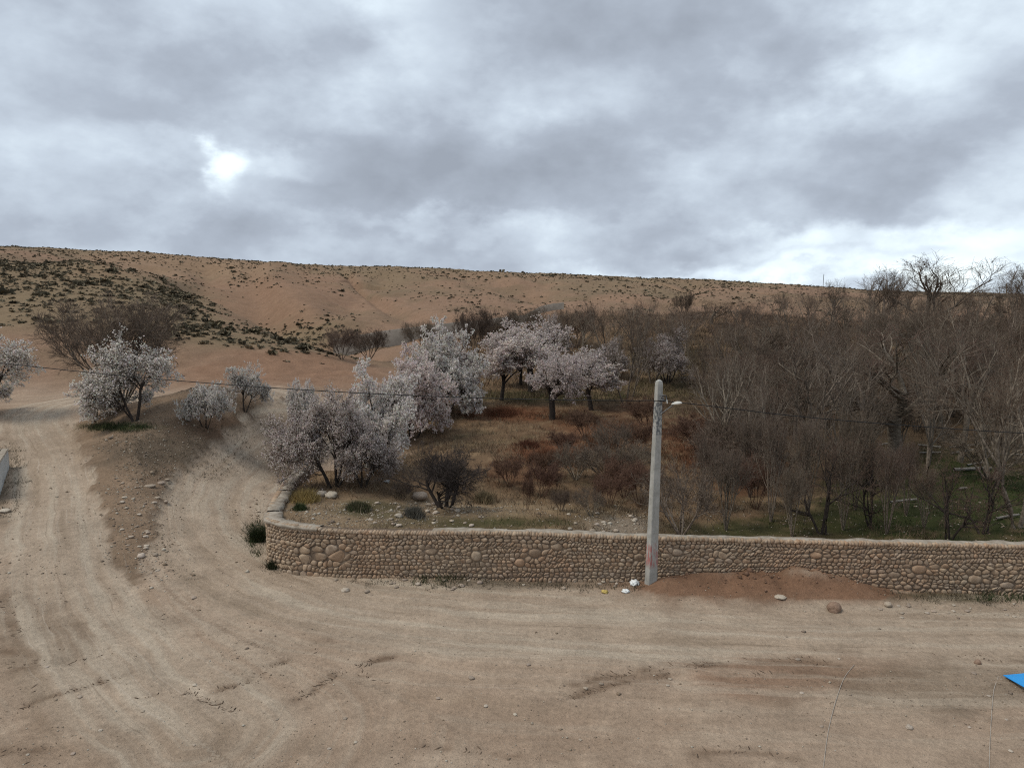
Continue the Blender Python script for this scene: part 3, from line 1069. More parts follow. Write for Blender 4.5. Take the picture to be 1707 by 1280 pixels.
# the crest: small stones set leaning in a row
s_ = S0
while s_ < S_END - .3:
    ww = rs.uniform(.07, .12)
    x_, y_, zt_, tx_, ty_ = [float(q) for q in wall_at(s_)]
    tl = -.6 + rs.normal(0, .18)
    nrm, tan, up = np.array([ty_, -tx_, 0]), np.array([tx_, ty_, 0]), np.array([0, 0, 1.0])
    a = math.cos(tl) * tan + math.sin(tl) * up
    b = -math.sin(tl) * tan + math.cos(tl) * up
    Rm = np.column_stack([a * ww * .55, nrm * .10, b * rs.uniform(.055, .085)])
    Vs, Fs = USTONE[int(rs.integers(0, len(USTONE)))]
    rest.add(Vs @ Rm.T + np.array([x_, y_, zt_ - .055 + rs.normal(0, .008)]) - nrm * .05 - WO, Fs, TINTS[rs.integers(0, len(TINTS))])
    s_ += ww * .9
ro = obj('stonework', rest.mesh('stonework', [M_stone], True), wall)
tag(ro, kind='stuff')
# coping: cement cap; broad and smooth round the corner, thin and crumbling further right
def coping(sa, sb, w0, w1, th, name, lip=0.02, seed=0, step=0.18, lift=0.0):
    s_ = np.arange(sa, sb, step)
    s_[-1] = sb
    x, y, zt, tx, ty = wall_at(s_)
    nx2, ny2 = ty, -tx
    m = len(s_)
    prof = []
    e1 = fbm(s_ * 2.1 + seed, s_ * 0 + seed, 4)
    e2 = fbm(s_ * 2.6 + seed + 30, s_ * 0, 4)
    f0 = w0 + e1 * .05
    f1 = w1 + e2 * .14
    zz = zt + lift + fbm(s_ * 1.3, s_ * 0 + 3, 3) * .03
    for (off, dz) in ((f0 - .01, -th), (f0 + lip, -th * .35), (f0 - .02, 0.0), ((f0 * .5 + f1 * .5), .015), (f1 + .02, -.005), (f1, -th)):
        prof.append(np.column_stack([x + nx2 * off, y + ny2 * off, zz + dz]))
    V = np.concatenate(prof) - WO
    F = [(r * m + k, (r + 1) * m + k, (r + 1) * m + k + 1, r * m + k + 1) for r in range(5) for k in range(m - 1)]
    caps = [(r * m, 0, 0, (r + 1) * m) for r in ()]
    return mesh_np(name, V, F, [M_cement], True)


cap = obj('coping', coping(S_CORNER - .55, S_CORNER + 2.3, .06, -.42, .10, 'coping', .03, 1, .1), wall)
cap['label'] = 'smooth pale cement coping round the corner'
s_slab = S_CORNER - .62
for k, L_ in enumerate((0.85, 0.95, .8, 1.1, 1.0, 0.9)):
    if s_slab - L_ < 0.2:
        break
    obj('coping_slab', coping(s_slab - L_, s_slab, .05, -.40, .13, 'coping_slab', .01, 7 + k, .09, rs.uniform(-.03, .05)), wall)
    s_slab -= L_ + .06
obj('coping', coping(S_CORNER + 5.8, S_END - .1, -.06, -.40, .09, 'coping', .0, 4, .13), wall)

# ------------------------------------------------------------------ trees
def unit(v):
    return v / np.maximum(np.linalg.norm(v, axis=-1, keepdims=True), 1e-9)


def run_branches(rng, p0, d0, L, r0, r1, npts, wig, upw):
    B = len(p0)
    P = np.zeros((B, npts, 3))
    R = np.zeros((B, npts))
    P[:, 0] = p0
    d = d0.copy()
    D = np.zeros((B, npts, 3))
    D[:, 0] = d
    for k in range(1, npts):
        P[:, k] = P[:, k - 1] + d * (L / (npts - 1))[:, None]
        d = unit(d + rng.normal(0, wig, (B, 3)) + np.array([0, 0, upw]))
        D[:, k] = d
    for k in range(npts):
        t = k / (npts - 1)
        R[:, k] = r0 * (1 - t) + r1 * t
    return P, R, D


def tubes(P, R, sides):
    B, n, _ = P.shape
    T = np.zeros_like(P)
    T[:, 1:-1] = P[:, 2:] - P[:, :-2] if n > 2 else 0
    T[:, 0] = P[:, 1] - P[:, 0]
    T[:, -1] = P[:, -1] - P[:, -2]
    T = unit(T)
    ref = np.where(np.abs(T[:, :, 2:3]) > 0.9, np.array([1.0, 0, 0]), np.array([0, 0, 1.0]))
    U = unit(np.cross(T, ref))
    W = np.cross(T, U)
    ang = np.arange(sides) / sides * 2 * math.pi
    V = P[:, :, None, :] + R[:, :, None, None] * (np.cos(ang)[None, None, :, None] * U[:, :, None, :] + np.sin(ang)[None, None, :, None] * W[:, :, None, :])
    base = (np.arange(B)[:, None, None] * n + np.arange(n - 1)[None, :, None]) * sides
    k = np.arange(sides)[None, None, :]
    k2 = (k + 1) % sides
    F = np.stack([base + k, base + k2, base + sides + k2, base + sides + k], axis=-1).reshape(-1, 4)
    return V.reshape(-1, 3), F


def children(rng, P, D, L, R, spec):
    B, n, _ = P.shape
    c = spec['n']
    t = rng.uniform(spec['t'][0], spec['t'][1], (B, c))
    f = t * (n - 1)
    i = np.minimum(f.astype(int), n - 2)
    fr = (f - i)[..., None]
    b = np.arange(B)[:, None]
    p0 = P[b, i] * (1 - fr) + P[b, i + 1] * fr
    d = unit(D[b, i])
    r = R[b, i] * (1 - fr[..., 0]) + R[b, i + 1] * fr[..., 0]
    rnd = unit(rng.normal(0, 1, (B, c, 3)))
    perp = unit(np.cross(d, rnd))
    ang = np.radians(rng.normal(spec['a'], spec.get('asd', 10), (B, c)))[..., None]
    d0 = unit(np.cos(ang) * d + np.sin(ang) * perp)
    Lc = L[:, None] * spec['l'] * (1.15 - 0.55 * t) * rng.uniform(.7, 1.3, (B, c))
    r0 = np.minimum(r * .8, r * spec['r'] + 0 * t)
    return p0.reshape(-1, 3), d0.reshape(-1, 3), Lc.ravel(), r0.ravel()


def grow(seed, spec):
    rng = np.random.default_rng(seed)
    tr = spec['trunks']
    p0 = np.array([q[0] for q in tr], float)
    d0 = unit(np.array([q[1] for q in tr], float))
    L = np.array([q[2] for q in tr], float)
    r = np.array([q[3] for q in tr], float)
    out = []
    lv = spec['levels']
    P, R, D = run_branches(rng, p0, d0, L, r, r * spec.get('tt', .6), 6, spec.get('tw', .12), spec.get('tup', .05))
    out.append((P, R, D))
    rmin = spec.get('rmin', .008)
    for s in lv:
        p0, d0, Lc, r0 = children(rng, P, D, L, R, s)
        r0 = np.maximum(r0, rmin)
        P, R, D = run_branches(rng, p0, d0, Lc, r0, np.maximum(r0 * s.get('rt', .4), rmin * .6), s.get('pts', 4), s.get('w', .15), s.get('up', .05))
        low = P[:, :, 2].min(axis=1)
        keep = low > 0.05
        P, R, D, Lc = P[keep], R[keep], D[keep], Lc[keep]
        out.append((P, R, D))
        L = Lc
    top = np.percentile(np.concatenate([P.reshape(-1, 3) for P, R, D in out])[:, 2], 99.4)
    f = spec['H'] / top
    return [(P * f, R, D) for P, R, D in out]


def flakes(rng, C, size, tint_lo, tint_hi):
    """small cupped blossom flakes: two triangles each around points C"""
    N = len(C)
    a = unit(rng.normal(0, 1, (N, 3)))
    b = unit(np.cross(a, rng.normal(0, 1, (N, 3))))
    s = size * rng.uniform(.6, 1.35, (N, 1))
    q = np.cross(a, b) * s * .35
    V = np.stack([C - a * s, C - b * s * .8 + q, C + a * s, C + b * s * .8 + q], axis=1).reshape(-1, 3)
    i = np.arange(N)[:, None] * 4
    F = np.concatenate([i + np.array([0, 1, 2]), i + np.array([0, 2, 3])])
    col = rng.uniform(tint_lo, tint_hi, (N, 1)) * np.array([[1, 1, 1]]) * (1 + rng.normal(0, .04, (N, 3)))
    return V, F, np.repeat(col, 4, axis=0)


def make_tree_data(name, seed, spec, m_trunk, m_twig, thick=2, blossom=None):
    lv = grow(seed, spec)
    rng = np.random.default_rng(seed + 500)
    A, Bs = Soup(), Soup()
    for k, (P, R, D) in enumerate(lv):
        sides = 7 if k == 0 else (5 if k <= 1 else (4 if k == 2 else 3))
        V, F = tubes(P, R, sides)
        (A if k <= thick else Bs).add(V, F)
    allp = np.concatenate([P.reshape(-1, 3) for P, R, D in lv])
    lo, hi = np.percentile(allp, 0.6, axis=0), np.percentile(allp, 99.4, axis=0)
    data = {'trunk': A.mesh(name + '_trunk', [m_trunk], True), 'crown': Bs.mesh(name + '_crown', [m_twig]), 'h': hi[2], 'w': max(hi[0] - lo[0], .1), 'd': hi[1] - lo[1], 'cx': (hi[0] + lo[0]) / 2}
    if blossom:
        pts = []
        for k in blossom['levels']:
            P = lv[k][0]
            B, n, _ = P.shape
            m = int(B * blossom['per'])
            b = rng.integers(0, B, m)
            t = rng.uniform(.1, 1, m) * (n - 1)
            i = np.minimum(t.astype(int), n - 2)
            f = (t - i)[:, None]
            pts.append(P[b, i] * (1 - f) + P[b, i + 1] * f + rng.normal(0, blossom.get('j', .035), (m, 3)))
        C = np.concatenate(pts)
        if blossom.get('zbias'):
            keep = rng.random(len(C)) < np.clip((C[:, 2] / hi[2]) * 1.5, .15, 1)
            C = C[keep]
        V, F, cc = flakes(rng, C, blossom['size'], *blossom.get('tint', (.75, 1.05)))
        data['blossom'] = mesh_np(name + '_blossom', V, F, [blossom['mat']], False, None, cc)
    return data


def plant(name, data, loc, hgt, wid, rz=None, label=None, cat='tree', group=None, lean=(0, 0)):
    sz = hgt / data['h']
    sx = wid / data['w']
    o = empty(name, (float(loc[0]), float(loc[1]), float(loc[2]) - 0.05), random.uniform(-.35, .35) if rz is None else rz, (sx, sx, sz))
    if lean != (0, 0):
        o.rotation_euler = (lean[0], lean[1], o.rotation_euler.z)
    tag(o, label, cat, group)
    obj('trunk', data['trunk'], o)
    c = obj('crown', data['crown'], o)
    if 'blossom' in data:
        obj('blossom', data['blossom'], c)
    return o


def almond_spec(trunks, spread=42, H=4.6):
    return {'H': H, 'trunks': trunks, 'tw': .10, 'tup': .06, 'tt': .7, 'rmin': .0065, 'levels': [
        dict(n=6, t=(.5, 1), a=spread, asd=12, l=1.35, r=.6, pts=5, w=.16, up=.08, rt=.35),
        dict(n=8, t=(.15, 1), a=44, asd=14, l=.62, r=.5, pts=5, w=.18, up=.04, rt=.3),
        dict(n=9, t=(.12, 1), a=44, asd=16, l=.56, r=.45, pts=4, w=.16, up=.04),
        dict(n=6, t=(.1, 1), a=42, asd=18, l=.58, r=.5, pts=2, w=.14, up=.03)]}


one = [((0, 0, 0), (.10, 0, 1), .9, .10)]
multi = [((-.1, 0, 0), (-.55, .1, 1), .8, .07), ((.05, .05, 0), (.05, -.2, 1), .9, .075), ((.12, -.04, 0), (.6, .15, 1), .8, .065), ((0, .1, 0), (.1, .6, 1), .7, .06), ((0, -.08, 0), (-.1, -.6, 1), .7, .055)]
TW = {}
bl_w = dict(levels=(3, 4), per=4.8, size=.051, mat=M_blossom_white, j=.03, tint=(.80, 1.06))
bl_p = dict(levels=(3, 4), per=5.2, size=.043, mat=M_blossom_pink, j=.03, tint=(.75, 1.05))
bl_s = dict(levels=(3, 4), per=3.8, size=.030, mat=M_blossom_pink, j=.035, tint=(.6, 1.0), zbias=True)
TW['white_a'] = make_tree_data('almond_a', 31, almond_spec(one), M_bark_dark, M_twig_blossom, 2, bl_w)
TW['white_b'] = make_tree_data('almond_b', 32, almond_spec([((0, 0, 0), (-.2, 0, 1), .95, .10), ((.1, 0, 0), (.6, .2, 1), .8, .07)]), M_bark_dark, M_twig_blossom, 2, bl_w)
TW['white_c'] = make_tree_data('almond_c', 33, almond_spec(multi[:3], 42, 3.4), M_bark_dark, M_twig_blossom, 2, bl_w)
TW['pink_a'] = make_tree_data('almond_d', 34, almond_spec(one, 36, 4.4), M_bark_dark, M_twig_blossom, 2, bl_p)
TW['pink_b'] = make_tree_data('almond_e', 35, almond_spec([((0, 0, 0), (.05, 0, 1), 1.25, .22)], 44, 5.0), M_bark_dark, M_twig_blossom, 2, bl_p)
low = [((-.1, 0, 0), (-.75, .1, 1), .55, .07), ((.05, .05, 0), (.05, -.2, 1), .8, .085), ((.12, -.04, 0), (.8, .15, 1), .55, .065), ((0, .1, 0), (.1, .8, 1), .5, .06), ((0, -.08, 0), (-.1, -.8, 1), .5, .055)]
bl_f = dict(levels=(3, 4), per=5.6, size=.051, mat=M_blossom_white, j=.03, tint=(.80, 1.06))
_sp = almond_spec(low, 46, 4.8)
_sp['levels'][2]['n'], _sp['levels'][3]['n'] = 8, 5
TW['full'] = make_tree_data('almond_g', 51, _sp, M_bark_dark, M_twig_blossom, 2, bl_f)
_pk = TW['full']['blossom'].copy()
_pk.materials[0] = M_blossom_pink
TW['full_pink'] = dict(TW['full'], blossom=_pk)
TW['wispy'] = make_tree_data('almond_i', 53, almond_spec([((0, 0, 0), (.25, 0, 1), .8, .09), ((-.08, 0, 0), (-.45, .2, 1), .7, .07), ((-.1, .1, 0), (-.9, -.2, .8), .6, .05)], 48, 4.6), M_bark_dark, M_twig_blossom, 2, dict(bl_f, per=2.8, size=.046))
TW['sparse'] = make_tree_data('almond_f', 36, almond_spec(multi, 38, 4.0), M_bark_dark, M_twig_grey, 2, bl_s)
_sp = almond_spec(multi, 42, 2.6)
_sp['rmin'] = .0045
_sp['levels'][2]['n'], _sp['levels'][3]['n'] = 7, 5
TW['bush_bare'] = make_tree_data('bare_a', 37, _sp, M_bark_dark, M_twig_dark, 2)
_sp = almond_spec(multi[1:4], 46, 3.2)
_sp['rmin'] = .005
_sp['levels'][0]['w'] = _sp['levels'][1]['w'] = .3
_sp['levels'][1]['n'], _sp['levels'][2]['n'], _sp['levels'][3]['n'] = 5, 4, 3
TW['thin'] = make_tree_data('bare_j', 39, _sp, M_bark_dark, M_twig_brown, 2)


def bare_spec(trunks, a1=28, up=.10, n3=9, n4=7, l1=1.0, H=7.5, rmin=.0065):
    return {'H': H, 'trunks': trunks, 'tw': .08, 'tup': .05, 'tt': .7, 'rmin': rmin, 'levels': [
        dict(n=6, t=(.4, 1), a=a1, asd=9, l=l1, r=.64, pts=6, w=.15, up=up, rt=.42),
        dict(n=6, t=(.2, 1), a=34, asd=12, l=.6, r=.55, pts=5, w=.17, up=up, rt=.35),
        dict(n=n3, t=(.12, 1), a=36, asd=14, l=.60, r=.52, pts=4, w=.15, up=up * .6),
        dict(n=n4, t=(.08, 1), a=34, asd=16, l=.62, r=.5, pts=2, w=.10, up=up * .6)]}


def ring(step, spread, L, r, a0=0.0):
    return [((.05 * math.cos(a), .05 * math.sin(a), 0), (math.cos(a) * spread, math.sin(a) * spread, 1), L, r) for a in np.arange(a0, a0 + 6.28, step)]


TW['bare_1'] = make_tree_data('bare_b', 41, bare_spec([((0, 0, 0), (.03, 0, 1), 2.2, .18)], 34, .13, 7, 3), M_bark_grey, M_twig_brown, 3)
TW['bare_2'] = make_tree_data('bare_c', 42, bare_spec([((0, 0, 0), (-.25, 0, 1), 2.2, .11), ((.2, 0, 0), (.45, .1, 1), 2.2, .13)], 28, .13, 7, 3), M_bark_grey, M_twig_brown, 3)
TW['bare_3'] = make_tree_data('bare_d', 43, bare_spec([((0, 0, 0), (.1, .1, 1), 2.0, .09), ((.1, 0, 0), (.5, -.1, 1), 2.2, .08), ((-.1, 0, 0), (-.5, .1, 1), 2.2, .08)], 26, .13, n3=6, n4=3), M_bark_grey, M_twig_brown, 3)
TW['bare_4'] = make_tree_data('bare_e', 44, bare_spec([((0, 0, 0), (0, 0, 1), 3.0, .15)], 26, .16, 9, 6, H=8.5), M_bark_grey, M_twig_grey, 3)
TW['fan'] = make_tree_data('bare_f', 45, bare_spec(ring(.6, .5, 2.6, .04), 16, .10, 6, 4, .7, 5.5), M_bark_grey, M_twig_grey, 3)
TW['stems_a'] = make_tree_data('bare_k', 61, bare_spec(ring(.9, .42, 2.6, .06), 18, .09, 5, 3, .75, 5.0), M_bark_grey, M_twig_brown, 3)
TW['stems_b'] = make_tree_data('bare_l', 62, bare_spec(ring(1.2, .30, 2.6, .07, .4), 24, .10, 5, 4, .8, 5.5), M_bark_grey, M_twig_grey, 3)
TW['shrub'] = make_tree_data('bare_g', 46, bare_spec(ring(.9, .7, 1.0, .03), 24, .08, 6, 4, .9, 3.0), M_bark_brown, M_twig_grey, 2)
TW['pale'] = make_tree_data('bare_h', 47, bare_spec(ring(1.1, .8, 1.3, .05, .2), 34, .03, 5, 4, .9, 3.0), M_bark_grey, M_twig_grey, 3)
TW['rust'] = make_tree_data('bare_i', 48, bare_spec(ring(.8, .5, 1.0, .012), 20, .05, 5, 3, .8, 1.6, .004), M_twig_rust, M_twig_rust, 2)


TW['hero_a'] = make_tree_data('bare_m', 71, bare_spec([((0, 0, 0), (.15, 0, 1), 1.9, .15)], 38, .10, 6, 2, 1.05, 6.0), M_bark_pale, M_twig_grey, 3)
TW['hero_b'] = make_tree_data('bare_n', 72, bare_spec([((0, 0, 0), (-.35, 0, 1), 1.9, .11), ((.1, 0, 0), (.5, .2, 1), 1.8, .10)], 34, .09, 6, 2, 1.0, 6.0), M_bark_pale, M_twig_grey, 3)


ORD = ('first', 'second', 'third', 'fourth', 'fifth', 'sixth', 'seventh', 'eighth', 'ninth', 'tenth', 'eleventh', 'twelfth', 'thirteenth')


def nth(rows):
    """place of each row, counted from the left"""
    us = sorted(q[0] for q in rows)
    return {q[0]: ORD[us.index(q[0])] for q in rows}


def put(kind, name, u, vb, vt, wpx, label, group=None, y=None, cat='tree', rz=None):
    """stand a tree on the land where its foot is seen; size from the photograph at that distance"""
    g = ground(u, vb) if y is None else None
    if g is None:
        X = aty(u, 500, y)[0]
        g = np.array([X, y, float(H(X, y))])
    top = aty(u, vt, g[1])[2]
    sc = math.hypot(g[0], g[1]) / F_PX if False else g[1] / F_PX
    return plant(name, TW[kind], g, max(top - g[2], .4), wpx * sc, rz, label, cat, group)


put('wispy', 'almond_tree', -8, 694, 552, 150, 'white blossoming almond cut by the left edge of the picture')
put('wispy', 'almond_tree', 228, 702, 566, 150, 'broad white almond in full blossom on the bank between the roads')
put('white_c', 'almond_tree', 342, 714, 640, 84, 'small low white almond bush on the slope between the roads')
put('white_b', 'almond_tree', 408, 688, 610, 74, 'small white almond at the top of the bank beside the upper road', rz=.9)
put('white_c', 'almond_tree', 160, 702, 640, 80, 'low white blossoming bush left of the broad white almond', rz=1.7)
put('sparse', 'almond_tree', 556, 812, 652, 188, 'grey-pink half open almond overhanging the corner of the stone wall')
put('white_c', 'almond_tree', 502, 735, 640, 70, 'white almond tip showing above the grey-pink almond', rz=2.2)
put('full', 'almond_tree', 622, 776, 614, 138, 'white almond standing right behind the grey-pink almond', rz=2.0)
put('full_pink', 'almond_tree', 684, 730, 586, 140, 'brownish white almond in the middle of the blossoming row')
put('full', 'almond_tree', 738, 692, 544, 135, 'tallest bright white almond at the far end of the blossoming row', rz=2.9)
put('pink_a', 'almond_tree', 782, 676, 575, 50, 'white almond at the right-hand fringe of the blossoming row', rz=4.0)
put('pink_a', 'almond_tree', 836, 668, 555, 90, 'slim-trunked pale pink almond on the green strip', rz=1.1)
put('pink_b', 'almond_tree', 886, 655, 535, 140, 'wide pale pink almond behind the thick-trunked one', rz=2.4)
put('pink_b', 'almond_tree', 920, 699, 580, 125, 'almond with a thick dark forked trunk in the orchard', rz=.2)
put('pink_a', 'almond_tree', 986, 684, 588, 108, 'rounded pink almond right of the thick-trunked one', rz=3.2)
put('pink_a', 'almond_tree', 868, 642, 570, 70, 'pale almond at the back of the orchard with only its trunk clear', rz=5.2)
put('sparse', 'almond_tree', 918, 600, 528, 66, 'greyish purple almond highest at the back of the orchard', rz=2)
put('sparse', 'almond_tree', 1112, 640, 552, 110, 'greyish white almond half hidden among bare trees', rz=1)
put('sparse', 'almond_tree', 1020, 630, 565, 70, 'faint pink almond among brown twigs at the orchard back', rz=1.5)
# bare trees and bushes on the left and in the orchard
put('fan', 'bare_tree', 200, 684, 492, 215, 'wide fan of bare grey-brown stems behind the broad white almond')
put('bush_bare', 'bare_tree', 740, 846, 745, 180, 'low dark gnarled bare tree on the rubble behind the wall')
put('shrub', 'bare_bush', 570, 600, 545, 60, 'grey bare bush at the foot of the scrubby shoulder', cat='bush')
put('shrub', 'bare_bush', 615, 600, 548, 70, 'grey bare bush against the far mud wall, right of its neighbour', cat='bush')
put('shrub', 'bare_bush', 1140, 532, 487, 34, 'lone round bare bush on the open hillside above the orchard', cat='bush')
rows = ((790, 600, 512, 70), (875, 570, 514, 60), (960, 580, 515, 70), (700, 590, 535, 60), (830, 590, 520, 60))
for k, (u, vb, vt, wd_) in enumerate(rows):
    put('fan' if k % 2 else 'shrub', 'bare_bush', u, vb, vt, wd_, 'dim grey bare bush in the row behind the almonds, %s from the left' % nth(rows)[u], 'bare bushes behind the almonds', cat='bush')
put('bare_3', 'bare_tree', 1044, 680, 502, 150, 'tall dark bare tree with fine twigs right of the pink almonds')
put('bare_2', 'bare_tree', 1085, 640, 510, 110, 'slender bare tree behind the grey-white almond')
for lab, u, Y, vt, wd_ in (('tall bare tree behind the pink almonds, nearest their crowns', 965, 72, 512, 110), ('tall bare tree behind the rounded pink almond', 1010, 80, 498, 110), ('tall bare tree between the rounded almond and the wood', 1065, 74, 500, 120),
                           ('tall bare tree at the left fringe of the wood', 1120, 70, 512, 120), ('slim bare tree at the back of the left fringe of the wood', 1150, 84, 500, 100), ('slim bare tree rising between the almonds and the mud wall', 915, 86, 506, 90)):
    put('bare_2' if u % 2 else 'bare_3', 'bare_tree', u, 0, vt, wd_, lab, y=Y, rz=u * .7)
put('sparse', 'almond_tree', 503, 796, 690, 105, 'low grey-pink almond shoot at the left foot of the overhanging almond', rz=1.2)
put('sparse', 'almond_tree', 606, 812, 706, 110, 'low grey-pink almond shoot at the right foot of the overhanging almond', rz=2.7)
# the bare wood on the right
wood = []
rr = np.random.default_rng(77)
for k, (u, Y, vt) in enumerate([(1180, 95, 520), (1235, 90, 515), (1290, 98, 500), (1340, 92, 492), (1395, 96, 488), (1450, 90, 484), (1510, 98, 490), (1570, 92, 494), (1625, 96, 492), (1680, 90, 490), (1735, 95, 488),
                             (1150, 78, 545), (1205, 74, 530), (1262, 76, 520), (1318, 72, 508), (1375, 76, 500), (1428, 72, 505), (1478, 75, 510), (1530, 72, 502), (1590, 76, 500), (1645, 72, 505), (1700, 75, 500), (1760, 72, 500),
                             (1170, 60, 575), (1225, 58, 560), (1285, 60, 548), (1345, 57, 535), (1400, 60, 530), (1460, 57, 530), (1580, 58, 525), (1640, 60, 530), (1700, 57, 520), (1760, 58, 515),
                             (1195, 49, 610), (1255, 47, 595), (1330, 48, 585), (1410, 47, 575), (1570, 48, 570), (1640, 46, 560), (1715, 48, 560)]):
    kind = ('bare_1', 'bare_2', 'bare_3', 'bare_3', 'bare_2')[k % 5]
    put(kind, 'bare_tree', u + rr.uniform(-12, 12), 0, vt - 20 + rr.uniform(-10, 10), rr.uniform(115, 155) * 58 / Y * .9, 'bare reddish brown tree deep in the dense wood on the right', 'bare trees of the wood', y=Y + rr.uniform(-2, 2), rz=rr.uniform(0, 6.28))
put('bare_4', 'bare_tree', 1542, 0, 426, 170, 'tall bare tree whose rounded crown stands against the sky', y=84, rz=.5)
put('bare_4', 'bare_tree', 1478, 0, 444, 80, 'thin bare tree top left of the rounded crown on the skyline', y=86, rz=1.5)
put('bare_4', 'bare_tree', 1722, 0, 430, 150, 'bare tree cut by the right edge, its twigs against the sky', y=80, rz=2.5)
put('bare_1', 'bare_tree', 1490, 758, 545, 300, 'large pale-barked bare tree with a stout trunk in the wood', rz=.3)
put('bare_2', 'bare_tree', 1300, 790, 590, 230, 'dark forked bare tree leaning apart left of the stout pale trunk', rz=.1)
put('pale', 'bare_bush', 1135, 893, 770, 150, 'pale branching leafless bush just behind the wall and the pole', cat='bush')
put('pale', 'bare_bush', 1225, 800, 690, 160, 'pale tangled leafless bush deeper behind the pole', cat='bush', rz=2.0)
put('thin', 'bare_tree', 1372, 893, 730, 120, 'dark twin-stemmed bare tree rising from behind the wall', rz=1.0)
put('thin', 'bare_tree', 1455, 880, 730, 105, 'bare tree with twisted dark stems right of the twin-stemmed one', rz=2.4)
put('thin', 'bare_tree', 1580, 898, 760, 110, 'crooked dark stem on the green grass behind the wall', rz=4.0)
put('bare_2', 'bare_tree', 1700, 880, 560, 270, 'grey bare tree with long drooping limbs at the right edge', rz=3.4)
put('pale', 'bare_bush', 1650, 800, 700, 190, 'low spreading pale boughs in front of the grass', cat='bush', rz=4.2)
put('rust', 'bare_bush', 880, 850, 792, 26, 'thin rusty brown bundle of stems in the dry field', cat='bush')
put('shrub', 'bare_bush', 935, 852, 815, 34, 'small dark sapling beside the rusty bundle of stems', cat='bush')
put('shrub', 'bare_bush', 672, 832, 800, 36, 'tiny dark bush on the rubble left of the gnarled tree', cat='bush')
put('rust', 'bare_bush', 850, 812, 760, 70, 'reddish leafless bush right of the gnarled tree', cat='bush', rz=2)
rows = (((1178, 850, 720, 60), (1210, 885, 740, 70), (1285, 870, 690, 60), (1345, 860, 690, 70), (1405, 885, 720, 60), (1425, 850, 680, 70), (1478, 890, 740, 60), (1250, 830, 690, 70), (1510, 860, 730, 50), (1320, 895, 770, 60), (1540, 880, 770, 50)))
for k, (u, vb, vt, wd_) in enumerate(rows):
    put(('stems_a', 'stems_b')[k % 2], 'bare_tree', u, vb, vt, wd_, 'thin upright leafless stems close behind the wall, %s from the pole' % nth(rows)[u], 'leafless stems behind the right half of the wall', rz=k * 1.1)
for k, (u, vb, vt, wd_) in enumerate(((905, 830, 770, 80), (960, 800, 735, 90), (1040, 830, 760, 90), (1055, 760, 700, 80), (985, 860, 810, 60), (1080, 720, 660, 90), (940, 760, 715, 60), (1020, 770, 700, 90), (1065, 845, 770, 80), (975, 730, 680, 70), (1045, 800, 735, 100), (900, 800, 750, 60), (1015, 845, 790, 70))):
    put(('rust', 'pale', 'rust')[k % 3], 'bare_bush', u, vb, vt, wd_, 'thin leafless twigs standing in the rusty weeds left of the pole', 'leafless twigs in the dry field', cat='bush', rz=k * 1.7)
put('thin', 'bare_tree', 1640, 893, 770, 120, 'slight bare sapling on the grass at the right behind the wall', rz=.7)
put('pale', 'bare_bush', 1010, 800, 740, 110, 'thin pale leafless bush left of the pole in the dry field', cat='bush', rz=1.0)
put('rust', 'bare_bush', 1260, 850, 760, 90, 'reddish brown leafless scrub behind the wall right of the pole', cat='bush', rz=1.0)
put('rust', 'bare_bush', 1170, 760, 690, 130, 'reddish brown leafless scrub at the left fringe of the wood', cat='bush', rz=3.0)
for k, (u, Y, vt) in enumerate([(1265, 68, 540), (1360, 66, 520), (1435, 64, 520), (1500, 66, 515), (1555, 63, 515), (1610, 66, 512), (1670, 64, 515), (1380, 53, 560), (1440, 52, 560), (1620, 52, 545), (1680, 52, 545), (1240, 53, 590), (1310, 54, 570)]):
    put(('fan', 'bare_3', 'bare_2')[k % 3], 'bare_tree', u, 0, vt, 120, 'bare reddish brown tree deep in the dense wood on the right', 'bare trees of the wood', y=Y, rz=k * 1.3)

rr = np.random.default_rng(88)
for k in range(44):
    Y = rr.uniform(31, 56)
    u = rr.uniform(1165 + (Y - 31) * .5, 1730)
    if u > 1470 and Y < 42:
        continue
    vt = np.interp(Y, [31, 40, 56], [745, 660, 570]) + rr.uniform(-30, 30)
    put(('stems_a', 'stems_b', 'stems_a', 'bare_3')[k % 4], 'bare_tree', u, 0, vt, rr.uniform(70, 125), 'thin-stemmed bare tree in the tangle at the near side of the wood', 'thin-stemmed trees of the tangle', y=Y, rz=rr.uniform(0, 6.28))

rows = (((1195, 800, 600, 130), (1262, 815, 610, 120), (1345, 795, 575, 150), (1405, 815, 600, 130), (1445, 780, 560, 150), (1545, 790, 560, 150), (1600, 770, 545, 160), (1660, 815, 590, 150), (1325, 740, 545, 130), (1230, 740, 560, 120), (1570, 735, 530, 140)))
for k, (u, vb, vt, wd_) in enumerate(rows):
    put(('hero_a', 'hero_b')[k % 2], 'bare_tree', u, vb, vt, wd_, 'bare tree with pale forking limbs at the front of the wood, %s from the left' % nth(rows)[u], 'pale-limbed trees at the front of the wood', rz=k * 2.1)

# ------------------------------------------------------------------ pole, lamp, wire
base = ground(1085, 972)
pole_top = aty(1100, 634, base[1])
PH = float(pole_top[2] - base[2]) + 0.02
pole = empty('utility_pole', (float(base[0]), float(base[1]), float(base[2])), math.radians(24))
tag(pole, 'tapered square concrete utility pole with a smear of red paint at its foot', 'pole')
lean = (pole_top[0] - base[0]) / PH
pole.rotation_euler = (0, 0, 0)


